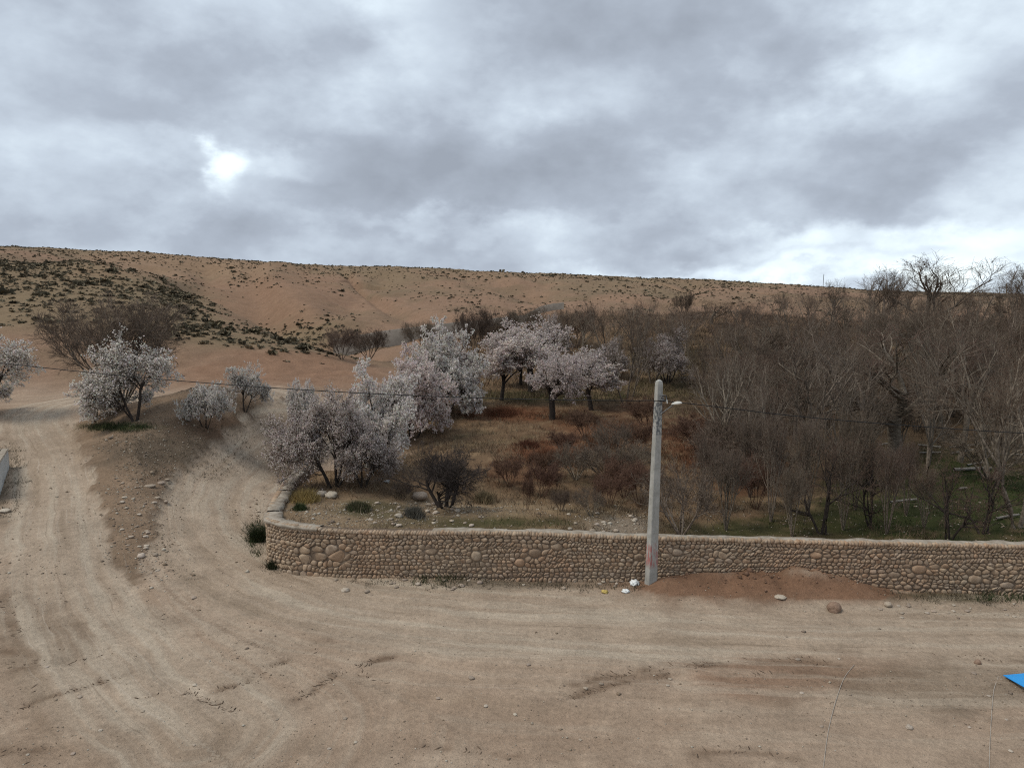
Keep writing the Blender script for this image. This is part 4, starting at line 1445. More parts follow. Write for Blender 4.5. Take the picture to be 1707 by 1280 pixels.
def pole_mesh():
    import bmesh
    bm = bmesh.new()
    rings = []
    zs = [-.5, 0, .38, .42, 1.25, 1.30, 2.5, 4, 5.0, PH - .14, PH - .05, PH]
    for z in zs:
        t = max(z, 0) / PH
        hw, hd = (.150 * (1 - t) + .090 * t), (.115 * (1 - t) + .078 * t)
        if z > PH - .1:
            k = .86 if z < PH - .01 else .30
            hw, hd = hw * k, hd * k
        c = .016
        pts = [(-hw + c, -hd), (hw - c, -hd), (hw, -hd + c), (hw, hd - c), (hw - c, hd), (-hw + c, hd), (-hw, hd - c), (-hw, -hd + c)]
        rings.append([bm.verts.new((x, y, z)) for x, y in pts])
    for a, b in zip(rings[:-1], rings[1:]):
        for i in range(8):
            bm.faces.new((a[i], a[(i + 1) % 8], b[(i + 1) % 8], b[i]))
    bm.faces.new(rings[-1])
    # sunk panel of the H section near the foot, on the broad face towards the road
    bm.faces.ensure_lookup_table()
    fs = [f for f in bm.faces if f.normal.y < -.9 or (f.calc_center_median().y < -.09 and abs(f.normal.x) < .3)]
    fs = [f for f in fs if .38 < f.calc_center_median().z < 1.3 and f.calc_area() > .05]
    if fs:
        r = bmesh.ops.inset_region(bm, faces=fs, thickness=.045, depth=-.03)
    bmesh.ops.recalc_face_normals(bm, faces=bm.faces)
    me = bpy.data.meshes.new('pole_shaft')
    bm.to_mesh(me)
    bm.free()
    me.materials.append(M_pole)
    return me


shaft = obj('shaft', pole_mesh(), pole)
shaft.rotation_euler = (0, math.atan(lean), math.radians(24))


def bezier_tube(name, pts, r, mat, parent=None, sides=6, smooth=4, origin=(0, 0, 0)):
    P = smooth_poly(np.array(pts, float), smooth)[None]
    R = np.full(P.shape[:2], r)
    V, F = tubes(P, R, sides)
    return obj(name, mesh_np(name, V - np.array(origin), F, [mat], True), parent)


b0 = np.array([base[0], base[1], base[2]])
wire_z = aty(1097, 668, base[1])[2]
lamp_p = aty(1128, 673, base[1] - .35)
arm_p = aty(1099, 692, base[1] - .05)
bezier_tube('lamp_arm', [arm_p, arm_p * .6 + lamp_p * .4 + np.array([0, 0, .02]), lamp_p + np.array([-.08, 0, -.02])], .016, M_iron, pole, 6, 4, b0)


def lamp_mesh():
    import bmesh
    bm = bmesh.new()
    bmesh.ops.create_uvsphere(bm, u_segments=20, v_segments=12, radius=1)
    for v in bm.verts:
        x, y, z = v.co
        taper = 1 - .28 * (x < 0) * abs(x)
        v.co = (x * .155, y * .08 * taper, (z * .068 if z > 0 else z * .025) * taper)
    me = bpy.data.meshes.new('lamp_head')
    bm.to_mesh(me)
    bm.free()
    me.materials.append(M_lamp)
    me.polygons.foreach_set('use_smooth', np.ones(len(me.polygons), dtype=bool))
    return me


lh = obj('lamp_head', lamp_mesh(), pole, tuple(lamp_p - b0))
lh.rotation_euler = (0, math.radians(-10), math.radians(-20))
# bracket that carries the wire, with a coil of slack cable
br = aty(1100, 668, base[1] - .12)
obr = Soup()
for (ax, az, bx_, bz_) in ((-.02, .16, .17, .14), (.17, .14, .19, -.02), (-.02, .02, .17, .0), (.02, .16, .08, .02), (.08, .15, .12, .01)):
    P = np.array([[[br[0] + ax, br[1], br[2] + az], [br[0] + (ax + bx_) / 2, br[1] - .02, br[2] + (az + bz_) / 2 + .01], [br[0] + bx_, br[1], br[2] + bz_]]])
    V, F = tubes(P, np.full((1, 3), .013), 5)
    obr.add(V - b0, F)
obj('bracket', obr.mesh('bracket', [M_iron], True), pole)
ang = np.linspace(0, 4 * math.pi, 26)
coil = np.column_stack([br[0] + .12 + .075 * np.cos(ang), br[1] - .03 + ang * .004, br[2] + .085 + .06 * np.sin(ang)])
bezier_tube('cable_coil', coil, .008, M_wire, pole, 5, 2, b0)
bezier_tube('insulator', [br + np.array([.19, -.01, .03]), br + np.array([.20, -.01, -.02]), br + np.array([.21, -.01, -.07])], .02, M_lamp, pole, 8, 3, b0)
wp = []
for u in (-1300, -1000, -700, -400, -150, 0, 200, 400, 600, 800, 950, 1050, 1095):
    v = 668 - 5.25e-5 * (1095 - u) ** 2
    wp.append(aty(u, v, base[1] - .14 + (1095 - u) / 1095 * 3.2))
for u, v in ((1160, 674), (1340, 695), (1550, 712), (1707, 722), (1900, 730), (2300, 738), (2800, 730)):
    wp.append(aty(u, v, base[1] - .14 + (u - 1095) / 612 * 1.6))
wo = bezier_tube('overhead_wire', wp, .013, M_wire, None, 6, 6)
tag(wo, 'single black overhead wire sagging across the scene past the pole', 'wire')

# ------------------------------------------------------------------ white trough at the left edge
g0 = ground(16, 779)
zr = aty(15, 747, g0[1])[2]
c0 = np.array([g0[0], g0[1]])
c1 = atz(0, 768, zr)[:2]
d1 = (c1 - c0) / np.linalg.norm(c1 - c0)
c2 = atz(-2, 742, zr)[:2]
d2 = (c2 - c0) / np.linalg.norm(c2 - c0)
pr_ = np.array([-d1[1], d1[0]])
d2 = pr_ if pr_[0] < 0 else -pr_
tr = empty('concrete_trough', (float(c0[0]), float(c0[1]), float(g0[2])))
tag(tr, 'whitewashed concrete trough with a pale rim at the left edge beside the track', 'trough')


def prism(name, poly, z0, z1, mat, parent, bevel=.02):
    import bmesh
    bm = bmesh.new()
    vs = [bm.verts.new((p[0], p[1], z0)) for p in poly]
    f = bm.faces.new(vs)
    r = bmesh.ops.extrude_face_region(bm, geom=[f])
    for v in r['geom']:
        if isinstance(v, bmesh.types.BMVert):
            v.co.z = z1
    bmesh.ops.recalc_face_normals(bm, faces=bm.faces)
    if bevel:
        bmesh.ops.bevel(bm, geom=bm.edges[:], offset=bevel, segments=2, affect='EDGES')
    me = bpy.data.meshes.new(name)
    bm.to_mesh(me)
    bm.free()
    me.materials.append(mat)
    return obj(name, me, parent)


hh_ = float(zr - g0[2])
La, Lb, T = 4.0, 2.4, .20
q = lambda a, b: tuple(d1 * a + d2 * b)
prism('side_wall', [q(0, 0), q(La, 0), q(La, T), q(0, T)], -.6, hh_ - .07, M_plaster, tr)
prism('side_wall', [q(0, T + .003), q(T, T + .003), q(T, Lb), q(0, Lb)], -.6, hh_ - .07, M_plaster, tr)
prism('rim', [q(-.02, -.025), q(La, -.025), q(La, T + .03), q(-.02, T + .03)], hh_ - .068, hh_, M_cement, tr)
prism('rim', [q(-.02, T + .033), q(T + .03, T + .033), q(T + .03, Lb), q(-.02, Lb)], hh_ - .068, hh_, M_cement, tr)
prism('side_wall', [q(La - T, T + .003), q(La, T + .003), q(La, Lb), q(La - T, Lb)], -.6, hh_ - .07, M_plaster, tr)
prism('side_wall', [q(0, Lb + .003), q(La, Lb + .003), q(La, Lb + T), q(0, Lb + T)], -.6, hh_ - .07, M_plaster, tr)
prism('rim', [q(La - T - .03, T + .033), q(La + .02, T + .033), q(La + .02, Lb), q(La - T - .03, Lb)], hh_ - .068, hh_, M_cement, tr)
prism('rim', [q(-.02, Lb + .003), q(La + .02, Lb + .003), q(La + .02, Lb + T + .03), q(-.02, Lb + T + .03)], hh_ - .068, hh_, M_cement, tr)
prism('floor', [q(T + .003, T + .003), q(La - T - .003, T + .003), q(La - T - .003, Lb - .003), q(T + .003, Lb - .003)], -.6, hh_ * .35, M_clod, tr, 0)

# ------------------------------------------------------------------ blue sheet at the right edge
zb = .13
a0 = atz(1672, 1124.5, zb)[:2]
b1 = atz(1712, 1121.0, zb)[:2]
c1 = atz(1712, 1147.0, zb)[:2]
e1, e2 = (b1 - a0) / np.linalg.norm(b1 - a0), (c1 - a0) / np.linalg.norm(c1 - a0)
bl = empty('blue_table', (float(a0[0]), float(a0[1]), 0))
tag(bl, 'bright blue sheet on a low pale base cut by the right edge', 'blue sheet')
q2 = lambda a, b: tuple(e1 * a + e2 * b)
prism('sheet', [q2(0, 0), q2(2.2, 0), q2(2.2, 1.8), q2(0, 1.8)], zb - .015, zb, M_blue, bl, .004)
prism('base', [q2(.10, .05), q2(2.1, .05), q2(2.1, 1.7), q2(.10, 1.7)], -.1, zb - .018, M_cement, bl, .01)

# ------------------------------------------------------------------ far mud wall, mast on the skyline
mw = [(555, 569, 99), (600, 562, 99.5), (650, 554, 100), (700, 548, 101), (750, 542, 102), (800, 537, 103.5), (850, 531, 105), (900, 526, 106.5), (940, 522, 107.5)]
Pm_ = smooth_poly([aty(*q_) for q_ in mw], 4)
hz = np.array([float(H(p[0], p[1])) for p in Pm_])
topz = np.maximum(Pm_[:, 2] + .25, hz + .9) + .06 * fbm(Pm_[:, 0] * .6, Pm_[:, 1] * 0, 3)
m_ = len(Pm_)
V = np.concatenate([np.column_stack([Pm_[:, 0], Pm_[:, 1], hz - .8]), np.column_stack([Pm_[:, 0], Pm_[:, 1] + .05, topz]), np.column_stack([Pm_[:, 0], Pm_[:, 1] + .4, topz + .03]), np.column_stack([Pm_[:, 0], Pm_[:, 1] + .45, hz - .8])])
F = [(r * m_ + k, r * m_ + k + 1, (r + 1) * m_ + k + 1, (r + 1) * m_ + k) for r in range(3) for k in range(m_ - 1)] + [(0, m_, 2 * m_, 3 * m_), (m_ - 1, 2 * m_ - 1, 3 * m_ - 1, 4 * m_ - 1)]
mo = obj('mud_wall', mesh_np('mud_wall', V, F, [M_mudwall]))
tag(mo, 'long low grey mud wall at the foot of the red hill behind the almonds', 'wall')
pm = aty(1372, 480, 208)
mz = float(H(pm[0], pm[1]))
ms = bezier_tube('mast', [(pm[0], pm[1], mz - .3), (pm[0], pm[1], mz + 1.8), (pm[0] + .05, pm[1], mz + 3.8)], .07, M_iron, None, 6, 2)
tag(ms, 'thin far-off mast standing on the skyline', 'mast')

# ------------------------------------------------------------------ rocks, litter, logs, cords
def rock_mesh(seed, sub=3, lump=.28, flat=.62, mat=None, freq=1.3):
    import bmesh
    from mathutils import noise as mn
    bm = bmesh.new()
    bmesh.ops.create_icosphere(bm, subdivisions=sub, radius=1)
    off = Vector((seed * 3.7, seed * 1.9, seed * .7))
    for v in bm.verts:
        n_ = v.co.normalized()
        d = 1 + lump * mn.noise(n_ * freq + off) + lump * .5 * mn.noise(n_ * freq * 2.7 + off)
        v.co = Vector((n_.x * d, n_.y * d * .85, n_.z * d * flat))
    me = bpy.data.meshes.new('rock')
    bm.to_mesh(me)
    bm.free()
    me.materials.append(mat)
    me.polygons.foreach_set('use_smooth', np.ones(len(me.polygons), dtype=bool))
    return me


ROCKS = {k: [rock_mesh(10 * i + k2, 3 if k2 < 2 else 2, .32, .6, m, 1.4) for k2 in range(4)] for i, (k, m) in enumerate((('pale', M_rock_pale), ('brown', M_rock), ('red', M_rock_red)))}


def rock(name, kind, u, v, wpx, label, group=None, cat='rock', var=0, hs=1.0, sink=.25):
    g = ground(u, v)
    r = wpx * g[1] / F_PX / 2
    o = bpy.data.objects.new(name, ROCKS[kind][var % 4])
    o.scale = (r, r, r * hs)
    o.rotation_euler = (0, 0, (u * 7 + v * 3) % 6.28)
    o.location = (float(g[0]), float(g[1]), float(g[2]) + r * hs * .6 * (1 - sink * 2))
    link(o)
    return tag(o, label, cat, group)


rock('boulder', 'red', 1390, 1018, 28, 'rounded brown boulder at the edge of the road below the heap', cat='boulder', hs=1.15)
rock('rock', 'pale', 1301, 997, 19, 'flat grey-green stone lying on the red earth heap', var=1, hs=.5)
rock('rock', 'brown', 1480, 1010, 16, 'small brown stone right of the rounded boulder', var=2)
rock('rock', 'red', 1630, 1108, 14, 'dark clod-like stone on the right above the blue sheet', var=3)
rock('rock', 'pale', 1515, 1214, 13, 'pale whitish stone low on the right of the dirt yard', var=0)
rock('rock', 'pale', 576, 987, 14, 'pale stone on the road in front of the wall corner', var=1)
rock('rock', 'brown', 612, 989, 10, 'small dark stone right of the pale one before the wall corner', var=2)
rock('rock', 'brown', 786, 1134, 13, 'lone reddish stone in the middle of the dirt yard', var=3, hs=.7)
rock('rock', 'brown', 323, 997, 11, 'dark flat stone in the fork of the two tracks', var=0, hs=.6)
rock('rock', 'pale', 236, 930, 15, 'pale stone at the tip of the verge between the tracks', var=2)
rock('rock', 'brown', 250, 812, 19, 'tan flat rock in the middle of the verge between the tracks', var=3, hs=.5)
rock('rock', 'brown', 268, 806, 15, 'smaller tan flat rock on the verge, right beside the larger one', var=1, hs=.5)
rock('rock', 'pale', 8, 853, 20, 'pale stone at the left edge below the white trough', var=0, hs=.6)
rock('rock', 'pale', 552, 829, 24, 'large pale block on the rubble behind the wall corner', var=1, hs=.9)
rock('rock', 'pale', 536, 826, 20, 'smaller pale block beside the yellow straw tuft', var=2, hs=1.0)
rock('rock', 'brown', 700, 832, 34, 'long tan block of earth in front of the gnarled bare tree', var=3, hs=.7)
rock('rock', 'pale', 665, 862, 14, 'round pale stone in the middle of the rubble behind the wall', var=0)
rr = np.random.default_rng(5)
for k in range(26):
    u, v = rr.uniform(560, 800), rr.uniform(838, 878)
    rock('rubble_stone', 'pale' if k % 3 else 'brown', u, v, rr.uniform(7, 11), 'small pale stone in the rubble behind the left half of the wall', 'stones in the rubble behind the wall', 'stone', k, .8)
for k in range(16):
    u, v = rr.uniform(940, 1078), rr.uniform(858, 888)
    rock('rubble_stone', 'pale' if k % 4 else 'brown', u, v, rr.uniform(7, 11), 'small pale stone in the rubble behind the wall left of the pole', 'stones in the rubble by the pole', 'stone', k, .8)
for k in range(22):
    u, v = rr.uniform(200, 290), rr.uniform(800, 960)
    rock('verge_stone', 'brown' if k % 2 else 'pale', u - (v - 880) * .05, v, rr.uniform(6, 11), 'small loose stone on the verge between the two tracks', 'loose stones on the verge', 'stone', k, .7)
for k in range(24):
    u, v = rr.uniform(560, 1060), rr.uniform(968, 984)
    rock('wall_foot_stone', 'pale' if k % 3 == 0 else 'brown', u, v, rr.uniform(6, 12), 'small stone lying along the foot of the stone wall', 'stones along the foot of the wall', 'stone', k, .8)
for k in range(30):
    u, v = rr.uniform(20, 1690), rr.uniform(1100, 1270)
    rock('yard_stone', 'pale' if k % 2 else 'brown', u, v, rr.uniform(6, 10), 'small stone scattered on the bare dirt yard', 'stones on the dirt yard', 'stone', k, .6)
for k in range(16):
    u, v = rr.uniform(1450, 1700), rr.uniform(1008, 1030)
    rock('roadside_stone', 'pale' if k % 2 else 'brown', u, v, rr.uniform(6, 10), 'small stone on the roadside right of the earth heap', 'stones on the right roadside', 'stone', k, .6)


def litter(name, mat, u, v, wpx, label, seed, cat='litter'):
    g = ground(u, v)
    r = wpx * g[1] / F_PX / 2
    o = bpy.data.objects.new(name, rock_mesh(seed, 3, .75, .55, mat, 2.2))
    o.scale = (r, r, r)
    o.location = (float(g[0]), float(g[1]), float(g[2]) + r * .3)
    link(o)
    return tag(o, label, cat)


litter('plastic_bag', M_bag, 1058, 976, 17, 'crumpled white plastic bag against the foot of the pole', 3)
litter('plastic_bag', M_bag, 1043, 988, 12, 'smaller white plastic bag left of the pole by the road', 4)
litter('wrapper', M_bag_yellow, 1008, 990, 10, 'dull yellow wrapper among the weeds left of the pole', 6)
litter('plastic_scrap', M_bag, 645, 804, 9, 'white scrap caught under the almonds behind the wall', 7)
for k, (ua, va, ub, vb) in enumerate(((1464, 744, 1484, 742), (1530, 744, 1568, 748), (1532, 757, 1568, 757), (1582, 748, 1640, 744), (1585, 758, 1620, 752), (1652, 758, 1710, 762), (1590, 785, 1652, 784), (1612, 778, 1636, 774), (1660, 868, 1698, 862), (1484, 840, 1530, 836), (1598, 818, 1612, 817))):
    pa, pb = ground(ua, va), ground(ub, vb)
    pb[1] = pa[1] + np.clip(pb[1] - pa[1], -1.2, 1.2)
    pb[2] = float(H(pb[0], pb[1]))
    o_ = pa.copy()
    md = (pa + pb) / 2 + np.array([0, 0, .06])
    lg = bezier_tube('log', [pa + [0, 0, .08], md + [0, .03, .03], pb + [0, 0, .10]], .045 if k != 6 else .08, M_log, None, 7, 3)
    tag(lg, 'pale bare log lying on the ground under the wood', 'log', 'pale logs under the wood')
for lab, pts in (('pale cord lying on the dirt, trailing to the bottom edge right of centre', ((1424, 1108), (1408, 1130), (1396, 1160), (1386, 1195), (1378, 1235), (1372, 1285))),
                 ('pale cord lying on the dirt below the blue sheet', ((1664, 1132), (1657, 1150), (1654, 1175), (1652, 1205), (1650, 1240), (1649, 1285)))):
    P3 = [atz(u, v, 0) for u, v in pts]
    P3 = [(p[0], p[1], float(H(p[0], p[1])) + .012) for p in P3]
    tag(bezier_tube('cord', P3, .007, M_string, None, 5, 4), lab, 'cord')

# ------------------------------------------------------------------ ground cover
def scatter(n, x0, x1, y0, y1, seed):
    r = np.random.default_rng(seed)
    x, y = r.uniform(x0, x1, n), r.uniform(y0, y1, n)
    z = H(x, y)
    u, v = project(x, y, z)
    return r, x, y, z, u, v


def spots(u, v, lst, x, y):
    m = np.zeros(len(u))
    nz = fbm(x * .9, y * .9, 3)
    for (a, b, ru, rv, wgt) in lst:
        m = np.maximum(m, wgt * sstep(1.35, .75, np.hypot((u - a) / ru, (v - b) / rv) + nz * .7))
    return m


def blades(r, x, y, z, h, wd, lean, col, jit=.15, per=4, spread=.06):
    n = len(x)
    X = np.repeat(x, per) + r.normal(0, spread, n * per)
    Y = np.repeat(y, per) + r.normal(0, spread, n * per)
    Z = np.repeat(z, per) - .01
    hh = np.repeat(h, per) * r.uniform(.5, 1.2, n * per)
    a = r.uniform(0, 6.28, n * per)
    ln = r.normal(0, lean, (n * per, 2)) * hh[:, None]
    wx, wy = np.cos(a) * wd, np.sin(a) * wd
    B = np.column_stack([X, Y, Z])
    V = np.stack([B + np.column_stack([wx, wy, 0 * wx]), B - np.column_stack([wx, wy, 0 * wx]), B + np.column_stack([ln[:, 0], ln[:, 1], hh])], axis=1).reshape(-1, 3)
    F = np.arange(n * per * 3).reshape(-1, 3)
    C = np.repeat(np.repeat(col, per, axis=0) * (1 + r.normal(0, jit, (n * per, 1))), 3, axis=0)
    return V, F, np.clip(C, .01, 1)


def in_orch(x, y):
    d_, s_, a_ = polydist(x, y, OE)
    return (s_ > 0) & (d_ > .5)


gs = Soup()
r, x, y, z, u, v = scatter(60000, -12, 34, 23, 60, 51)
keep = in_orch(x, y) & (r.random(len(x)) < np.clip(.35 + fbm(x * .5, y * .5, 3) * 1.4, .03, .85)) & (np.abs(u - 853) < 1000)
bare_m = spots(u, v, [(640, 852, 190, 26, 1), (1030, 874, 60, 14, .9), (860, 850, 110, 10, .6), (740, 900, 800, 10, 0)], x, y)
keep &= r.random(len(x)) > bare_m * .9
x, y, z, u, v = x[keep], y[keep], z[keep], u[keep], v[keep]
green = spots(u, v, [(1610, 835, 190, 80, 1), (1250, 884, 140, 18, .9), (900, 658, 160, 12, .8), (820, 872, 150, 12, .7), (1430, 865, 130, 40, .9), (1120, 640, 130, 16, .5)], x, y)
rusty = spots(u, v, [(855, 690, 75, 13, 1), (915, 757, 60, 24, 1), (1010, 720, 95, 32, .8), (1190, 740, 95, 48, .9), (870, 790, 60, 24, .5), (960, 700, 60, 20, .8)], x, y)
pick = r.random(len(x))
col = np.where((pick < green)[:, None], np.array([.042, .062, .018]), np.where((pick < green + rusty)[:, None], np.array([.150, .068, .036]), np.array([.180, .128, .082])))
col = np.where(((pick > .88) & (green < .3))[:, None], np.array([.27, .225, .150]), col)
V, F, C = blades(r, x, y, z, np.where(pick < green, .10, .20) * (1 + y / 90), .010, .55, col, .2, 4, .10)
gs.add(V, F, C)
tag(obj('orchard_grass', gs.mesh('orchard_grass', [M_grass_dry])), 'dry straw-coloured grass and weeds covering the orchard floor', 'grass', kind='stuff')
gs = Soup()
r, x, y, z, u, v = scatter(26000, -12, 60, 56, 104, 52)
keep = in_orch(x, y) & (r.random(len(x)) < .8)
x, y, z, u, v = x[keep], y[keep], z[keep], u[keep], v[keep]
pick = r.random(len(x))
col = np.where((pick < .3)[:, None], np.array([.12, .075, .05]), np.array([.18, .135, .085])) * np.where(u > 1150, .55, 1.0)[:, None]  # darkened inside the wood: shade put into the blade colour
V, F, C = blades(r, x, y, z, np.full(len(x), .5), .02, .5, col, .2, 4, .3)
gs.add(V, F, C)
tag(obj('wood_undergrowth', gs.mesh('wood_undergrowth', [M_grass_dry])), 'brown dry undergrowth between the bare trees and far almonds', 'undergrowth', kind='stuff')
# weeds along the foot of the wall, the verge and below the white almonds
gs = Soup()
r, x, y, z, u, v = scatter(90000, -24, 19, 20, 50, 53)
m = spots(u, v, [(800, 972, 190, 8, .55), (735, 968, 70, 8, 1), (640, 966, 60, 6, .5), (940, 976, 80, 8, .6), (1060, 980, 24, 8, .8), (1590, 993, 130, 9, .9), (1690, 1000, 60, 10, 1), (430, 895, 18, 26, .9), (455, 940, 16, 14, .6), (1000, 980, 60, 8, .6),
                 (195, 713, 65, 8, .9), (300, 752, 110, 40, .30), (400, 712, 80, 26, .3), (15, 800, 26, 60, .4)], x, y)
keep = (~in_orch(x, y)) & (r.random(len(x)) < m)
x, y, z, u, v = x[keep], y[keep], z[keep], u[keep], v[keep]
pick = r.random(len(x))
gr = spots(u, v, [(735, 968, 70, 8, .8), (1690, 1000, 60, 10, .9), (430, 895, 18, 26, .9), (195, 713, 65, 8, .9)], x, y)
col = np.where((pick < gr)[:, None], np.array([.040, .055, .020]), np.array([.115, .095, .062]))
V, F, C = blades(r, x, y, z, np.full(len(x), .13) + .12 * (gr > .5), .009, .6, col, .25, 4, .06)
gs.add(V, F, C)
tag(obj('weeds', gs.mesh('weeds', [M_grass_dry])), 'low dark weeds along the wall foot and the verges', 'weeds', kind='stuff')


def tuft(name, u, v, wpx, hpx, cols, label, n=260, cat='plant', lean=.35):
    g = ground(u, v)
    sc = g[1] / F_PX
    r = np.random.default_rng(int(u + v))
    R0, hh0 = wpx * sc / 2, hpx * sc
    x, y = r.normal(0, R0 * .45, n), r.normal(0, R0 * .45, n)
    c = np.array(cols)[r.integers(0, len(cols), n)]
    h = hh0 * np.clip(1 - (np.hypot(x, y) / R0) ** 2 * .5, .3, 1)
    V, F, C = blades(r, x, y, np.zeros(n), h, .010, lean, c, .2, 3, .03)
    o = obj(name, mesh_np(name, V, F, [M_grass_dry], False, None, C), None, (float(g[0]), float(g[1]), float(g[2])))
    return tag(o, label, cat)


tuft('straw_tuft', 508, 836, 50, 22, [(.34, .24, .085), (.42, .31, .13)], 'yellow straw tuft on the rubble behind the wall corner', 420)
tuft('weed_clump', 500, 850, 24, 14, [(.05, .07, .025), (.08, .095, .04)], 'green weed clump below the yellow straw tuft')
tuft('weed_clump', 596, 850, 44, 16, [(.06, .075, .03), (.14, .12, .07)], 'green weed clump among the rubble stones', 600)
tuft('sage_bush', 690, 862, 34, 22, [(.13, .12, .095), (.17, .155, .125)], 'grey sage bush on the rubble left of the gnarled tree', 400)
tuft('weed_bush', 431, 902, 24, 28, [(.035, .05, .02), (.05, .06, .028)], 'dark green weed bush growing outside the wall corner', 420, lean=.5)
tuft('weed_bush', 457, 948, 18, 20, [(.035, .05, .02), (.07, .07, .04)], 'small dark weed at the foot of the wall corner', 260, lean=.5)
tuft('straw_tuft', 806, 836, 40, 22, [(.25, .20, .12), (.20, .155, .09)], 'dry straw tuft right of the gnarled bare tree', 300)
tuft('rust_weed', 840, 692, 70, 16, [(.17, .07, .035), (.12, .05, .03)], 'rust red dead weeds left of the thick-trunked almond', 500, lean=.6)
tuft('rust_weed', 915, 768, 74, 22, [(.17, .07, .035), (.13, .055, .03)], 'large patch of rust red dead weeds in the middle of the field', 600, lean=.6)
tuft('rust_weed', 880, 745, 40, 16, [(.15, .06, .035), (.12, .05, .03)], 'smaller rust red dead weeds just left above the large patch', 300, lean=.6)
tuft('rust_weed', 1005, 745, 70, 24, [(.18, .08, .042), (.20, .12, .07)], 'rust and straw dead weeds left of the pole', 500, lean=.6)

# gravel and clods
OCT_V = np.array([(1, 0, 0), (-1, 0, 0), (0, 1, 0), (0, -1, 0), (0, 0, 1), (0, 0, -1)], float)
OCT_F = np.array([(0, 2, 4), (2, 1, 4), (1, 3, 4), (3, 0, 4), (2, 0, 5), (1, 2, 5), (3, 1, 5), (0, 3, 5)])


def lumps(r, x, y, z, size, flat, col, ang=None, stretch=1.0):
    n = len(x)
    a = r.uniform(0, 6.28, n) if ang is None else ang
    V = OCT_V[None] * (1 + r.normal(0, .22, (n, 6, 1)))
    V = V * np.stack([size * stretch, size, size * flat], axis=1)[:, None, :]
    ca, sa = np.cos(a)[:, None], np.sin(a)[:, None]
    Vx, Vy = V[:, :, 0] * ca - V[:, :, 1] * sa, V[:, :, 0] * sa + V[:, :, 1] * ca
    V = np.stack([Vx + x[:, None], Vy + y[:, None], V[:, :, 2] + (z + size * flat * .35)[:, None]], axis=2).reshape(-1, 3)
    F = (np.arange(n)[:, None, None] * 6 + OCT_F[None]).reshape(-1, 3)
    return V, F, np.repeat(col, 6, axis=0)


gv = Soup()
r, x, y, z, u, v = scatter(115000, -20, 20, 12.5, 42, 54)
den_ = .13 + .87 * spots(u, v, [(1560, 1160, 200, 50, .55), (300, 1250, 420, 50, .35), (240, 860, 70, 120, .75), (400, 1090, 60, 25, .6), (800, 975, 260, 10, .8), (1600, 1015, 140, 22, .5), (640, 856, 180, 24, 1), (1030, 874, 65, 16, 1),
                          (290, 755, 110, 45, .7), (1200, 1000, 200, 20, .25), (60, 980, 70, 60, .3), (900, 1240, 400, 40, .2)], x, y)
d_a, s_a, _ = polydist(x, y, RA.tolist())
d_b, s_b, _ = polydist(x, y, RB.tolist())
den_ *= np.where(np.minimum(d_a, d_b) < 1.6, .35, 1)
inn = in_orch(x, y)
den_ = np.where(inn & (v < 835), 0, den_)
keep = (r.random(len(x)) < den_) & (np.abs(u - 853) < 950) & (v < 1330)
x, y, z = x[keep], y[keep], z[keep]
sz = np.exp(r.normal(-4.55, .5, len(x))) * np.where(y > 22, 1.9, 1.0)
base_c = np.array([[.40, .34, .26], [.30, .235, .17], [.24, .18, .125], [.47, .42, .34], [.22, .17, .13]])[r.integers(0, 5, len(x))]
V, F, C = lumps(r, x, y, z, sz, .6, base_c)
gv.add(V, F, C)
tag(obj('gravel', gv.mesh('gravel', [M_pebble])), 'loose gravel and chips strewn over the dirt', 'gravel', kind='stuff')

hc = Soup()
r = np.random.default_rng(31)
n_ = 900
hx, hy = r.normal(8.0, 1.7, n_), r.normal(22.0, .45, n_)
hu, hv = project(hx, hy, H(hx, hy))
ok = (hu > 1095) & (hu < 1490) & ~in_orch(hx, hy) & (hy < np.interp(hx, WP3[:, 0], WP3[:, 1]) - .1)
hx, hy = hx[ok], hy[ok]
V, F, C = lumps(r, hx, hy, H(hx, hy), np.exp(r.normal(-3.75, .55, len(hx))), .7, np.array([[.200, .120, .080]]) * r.uniform(.7, 1.3, (len(hx), 1)))
hc.add(V, F, C)
tag(obj('earth_clods', hc.mesh('earth_clods', [M_pebble])), 'red-brown clods strewn over the earth heap by the pole', 'clods', kind='stuff')
tk = Soup()
r = np.random.default_rng(9)
for pts, wid, stp, prob in TRACKS:
    P2 = smooth_poly([atz(u, v, 0)[:2] for u, v in pts], 8)
    arc = np.concatenate([[0], np.cumsum(np.hypot(*np.diff(P2, axis=0).T))])
    ss_ = np.arange(0, arc[-1], stp * .62)
    cx, cy = np.interp(ss_, arc, P2[:, 0]), np.interp(ss_, arc, P2[:, 1])
    tx_, ty_ = np.gradient(cx), np.gradient(cy)
    ta = np.arctan2(ty_, tx_)
    for sd in (-1, 1):
        k = r.random(len(ss_)) < prob * np.clip(.55 + 1.6 * fbm(cx * 3, cy * 3, 2), .1, 1)
        off = sd * wid * .25 + r.normal(0, .05, len(ss_))
        x, y = cx - np.sin(ta) * off, cy + np.cos(ta) * off
        x, y, aa = x[k], y[k], (ta + math.pi / 2 + sd * .45 + r.normal(0, .25, len(ss_)))[k]
        V, F, C = lumps(r, x, y, H(x, y) - .006, r.uniform(.010, .020, len(x)), .9, np.tile([[1., 1., 1.]], (len(x), 1)) * r.uniform(.6, 1.15, (len(x), 1)), aa, r.uniform(2.0, 6.0, len(x)))
        tk.add(V, F, C)
M_clod2 = simple('moist_clods', (0.120, 0.083, 0.057), (0.175, 0.128, 0.092), 9, tint=True)
tag(obj('tyre_tread_clods', tk.mesh('tyre_tread_clods', [M_clod2])), 'ribbed tyre prints and churned clods pressed in the dirt yard', 'tyre prints', kind='stuff')

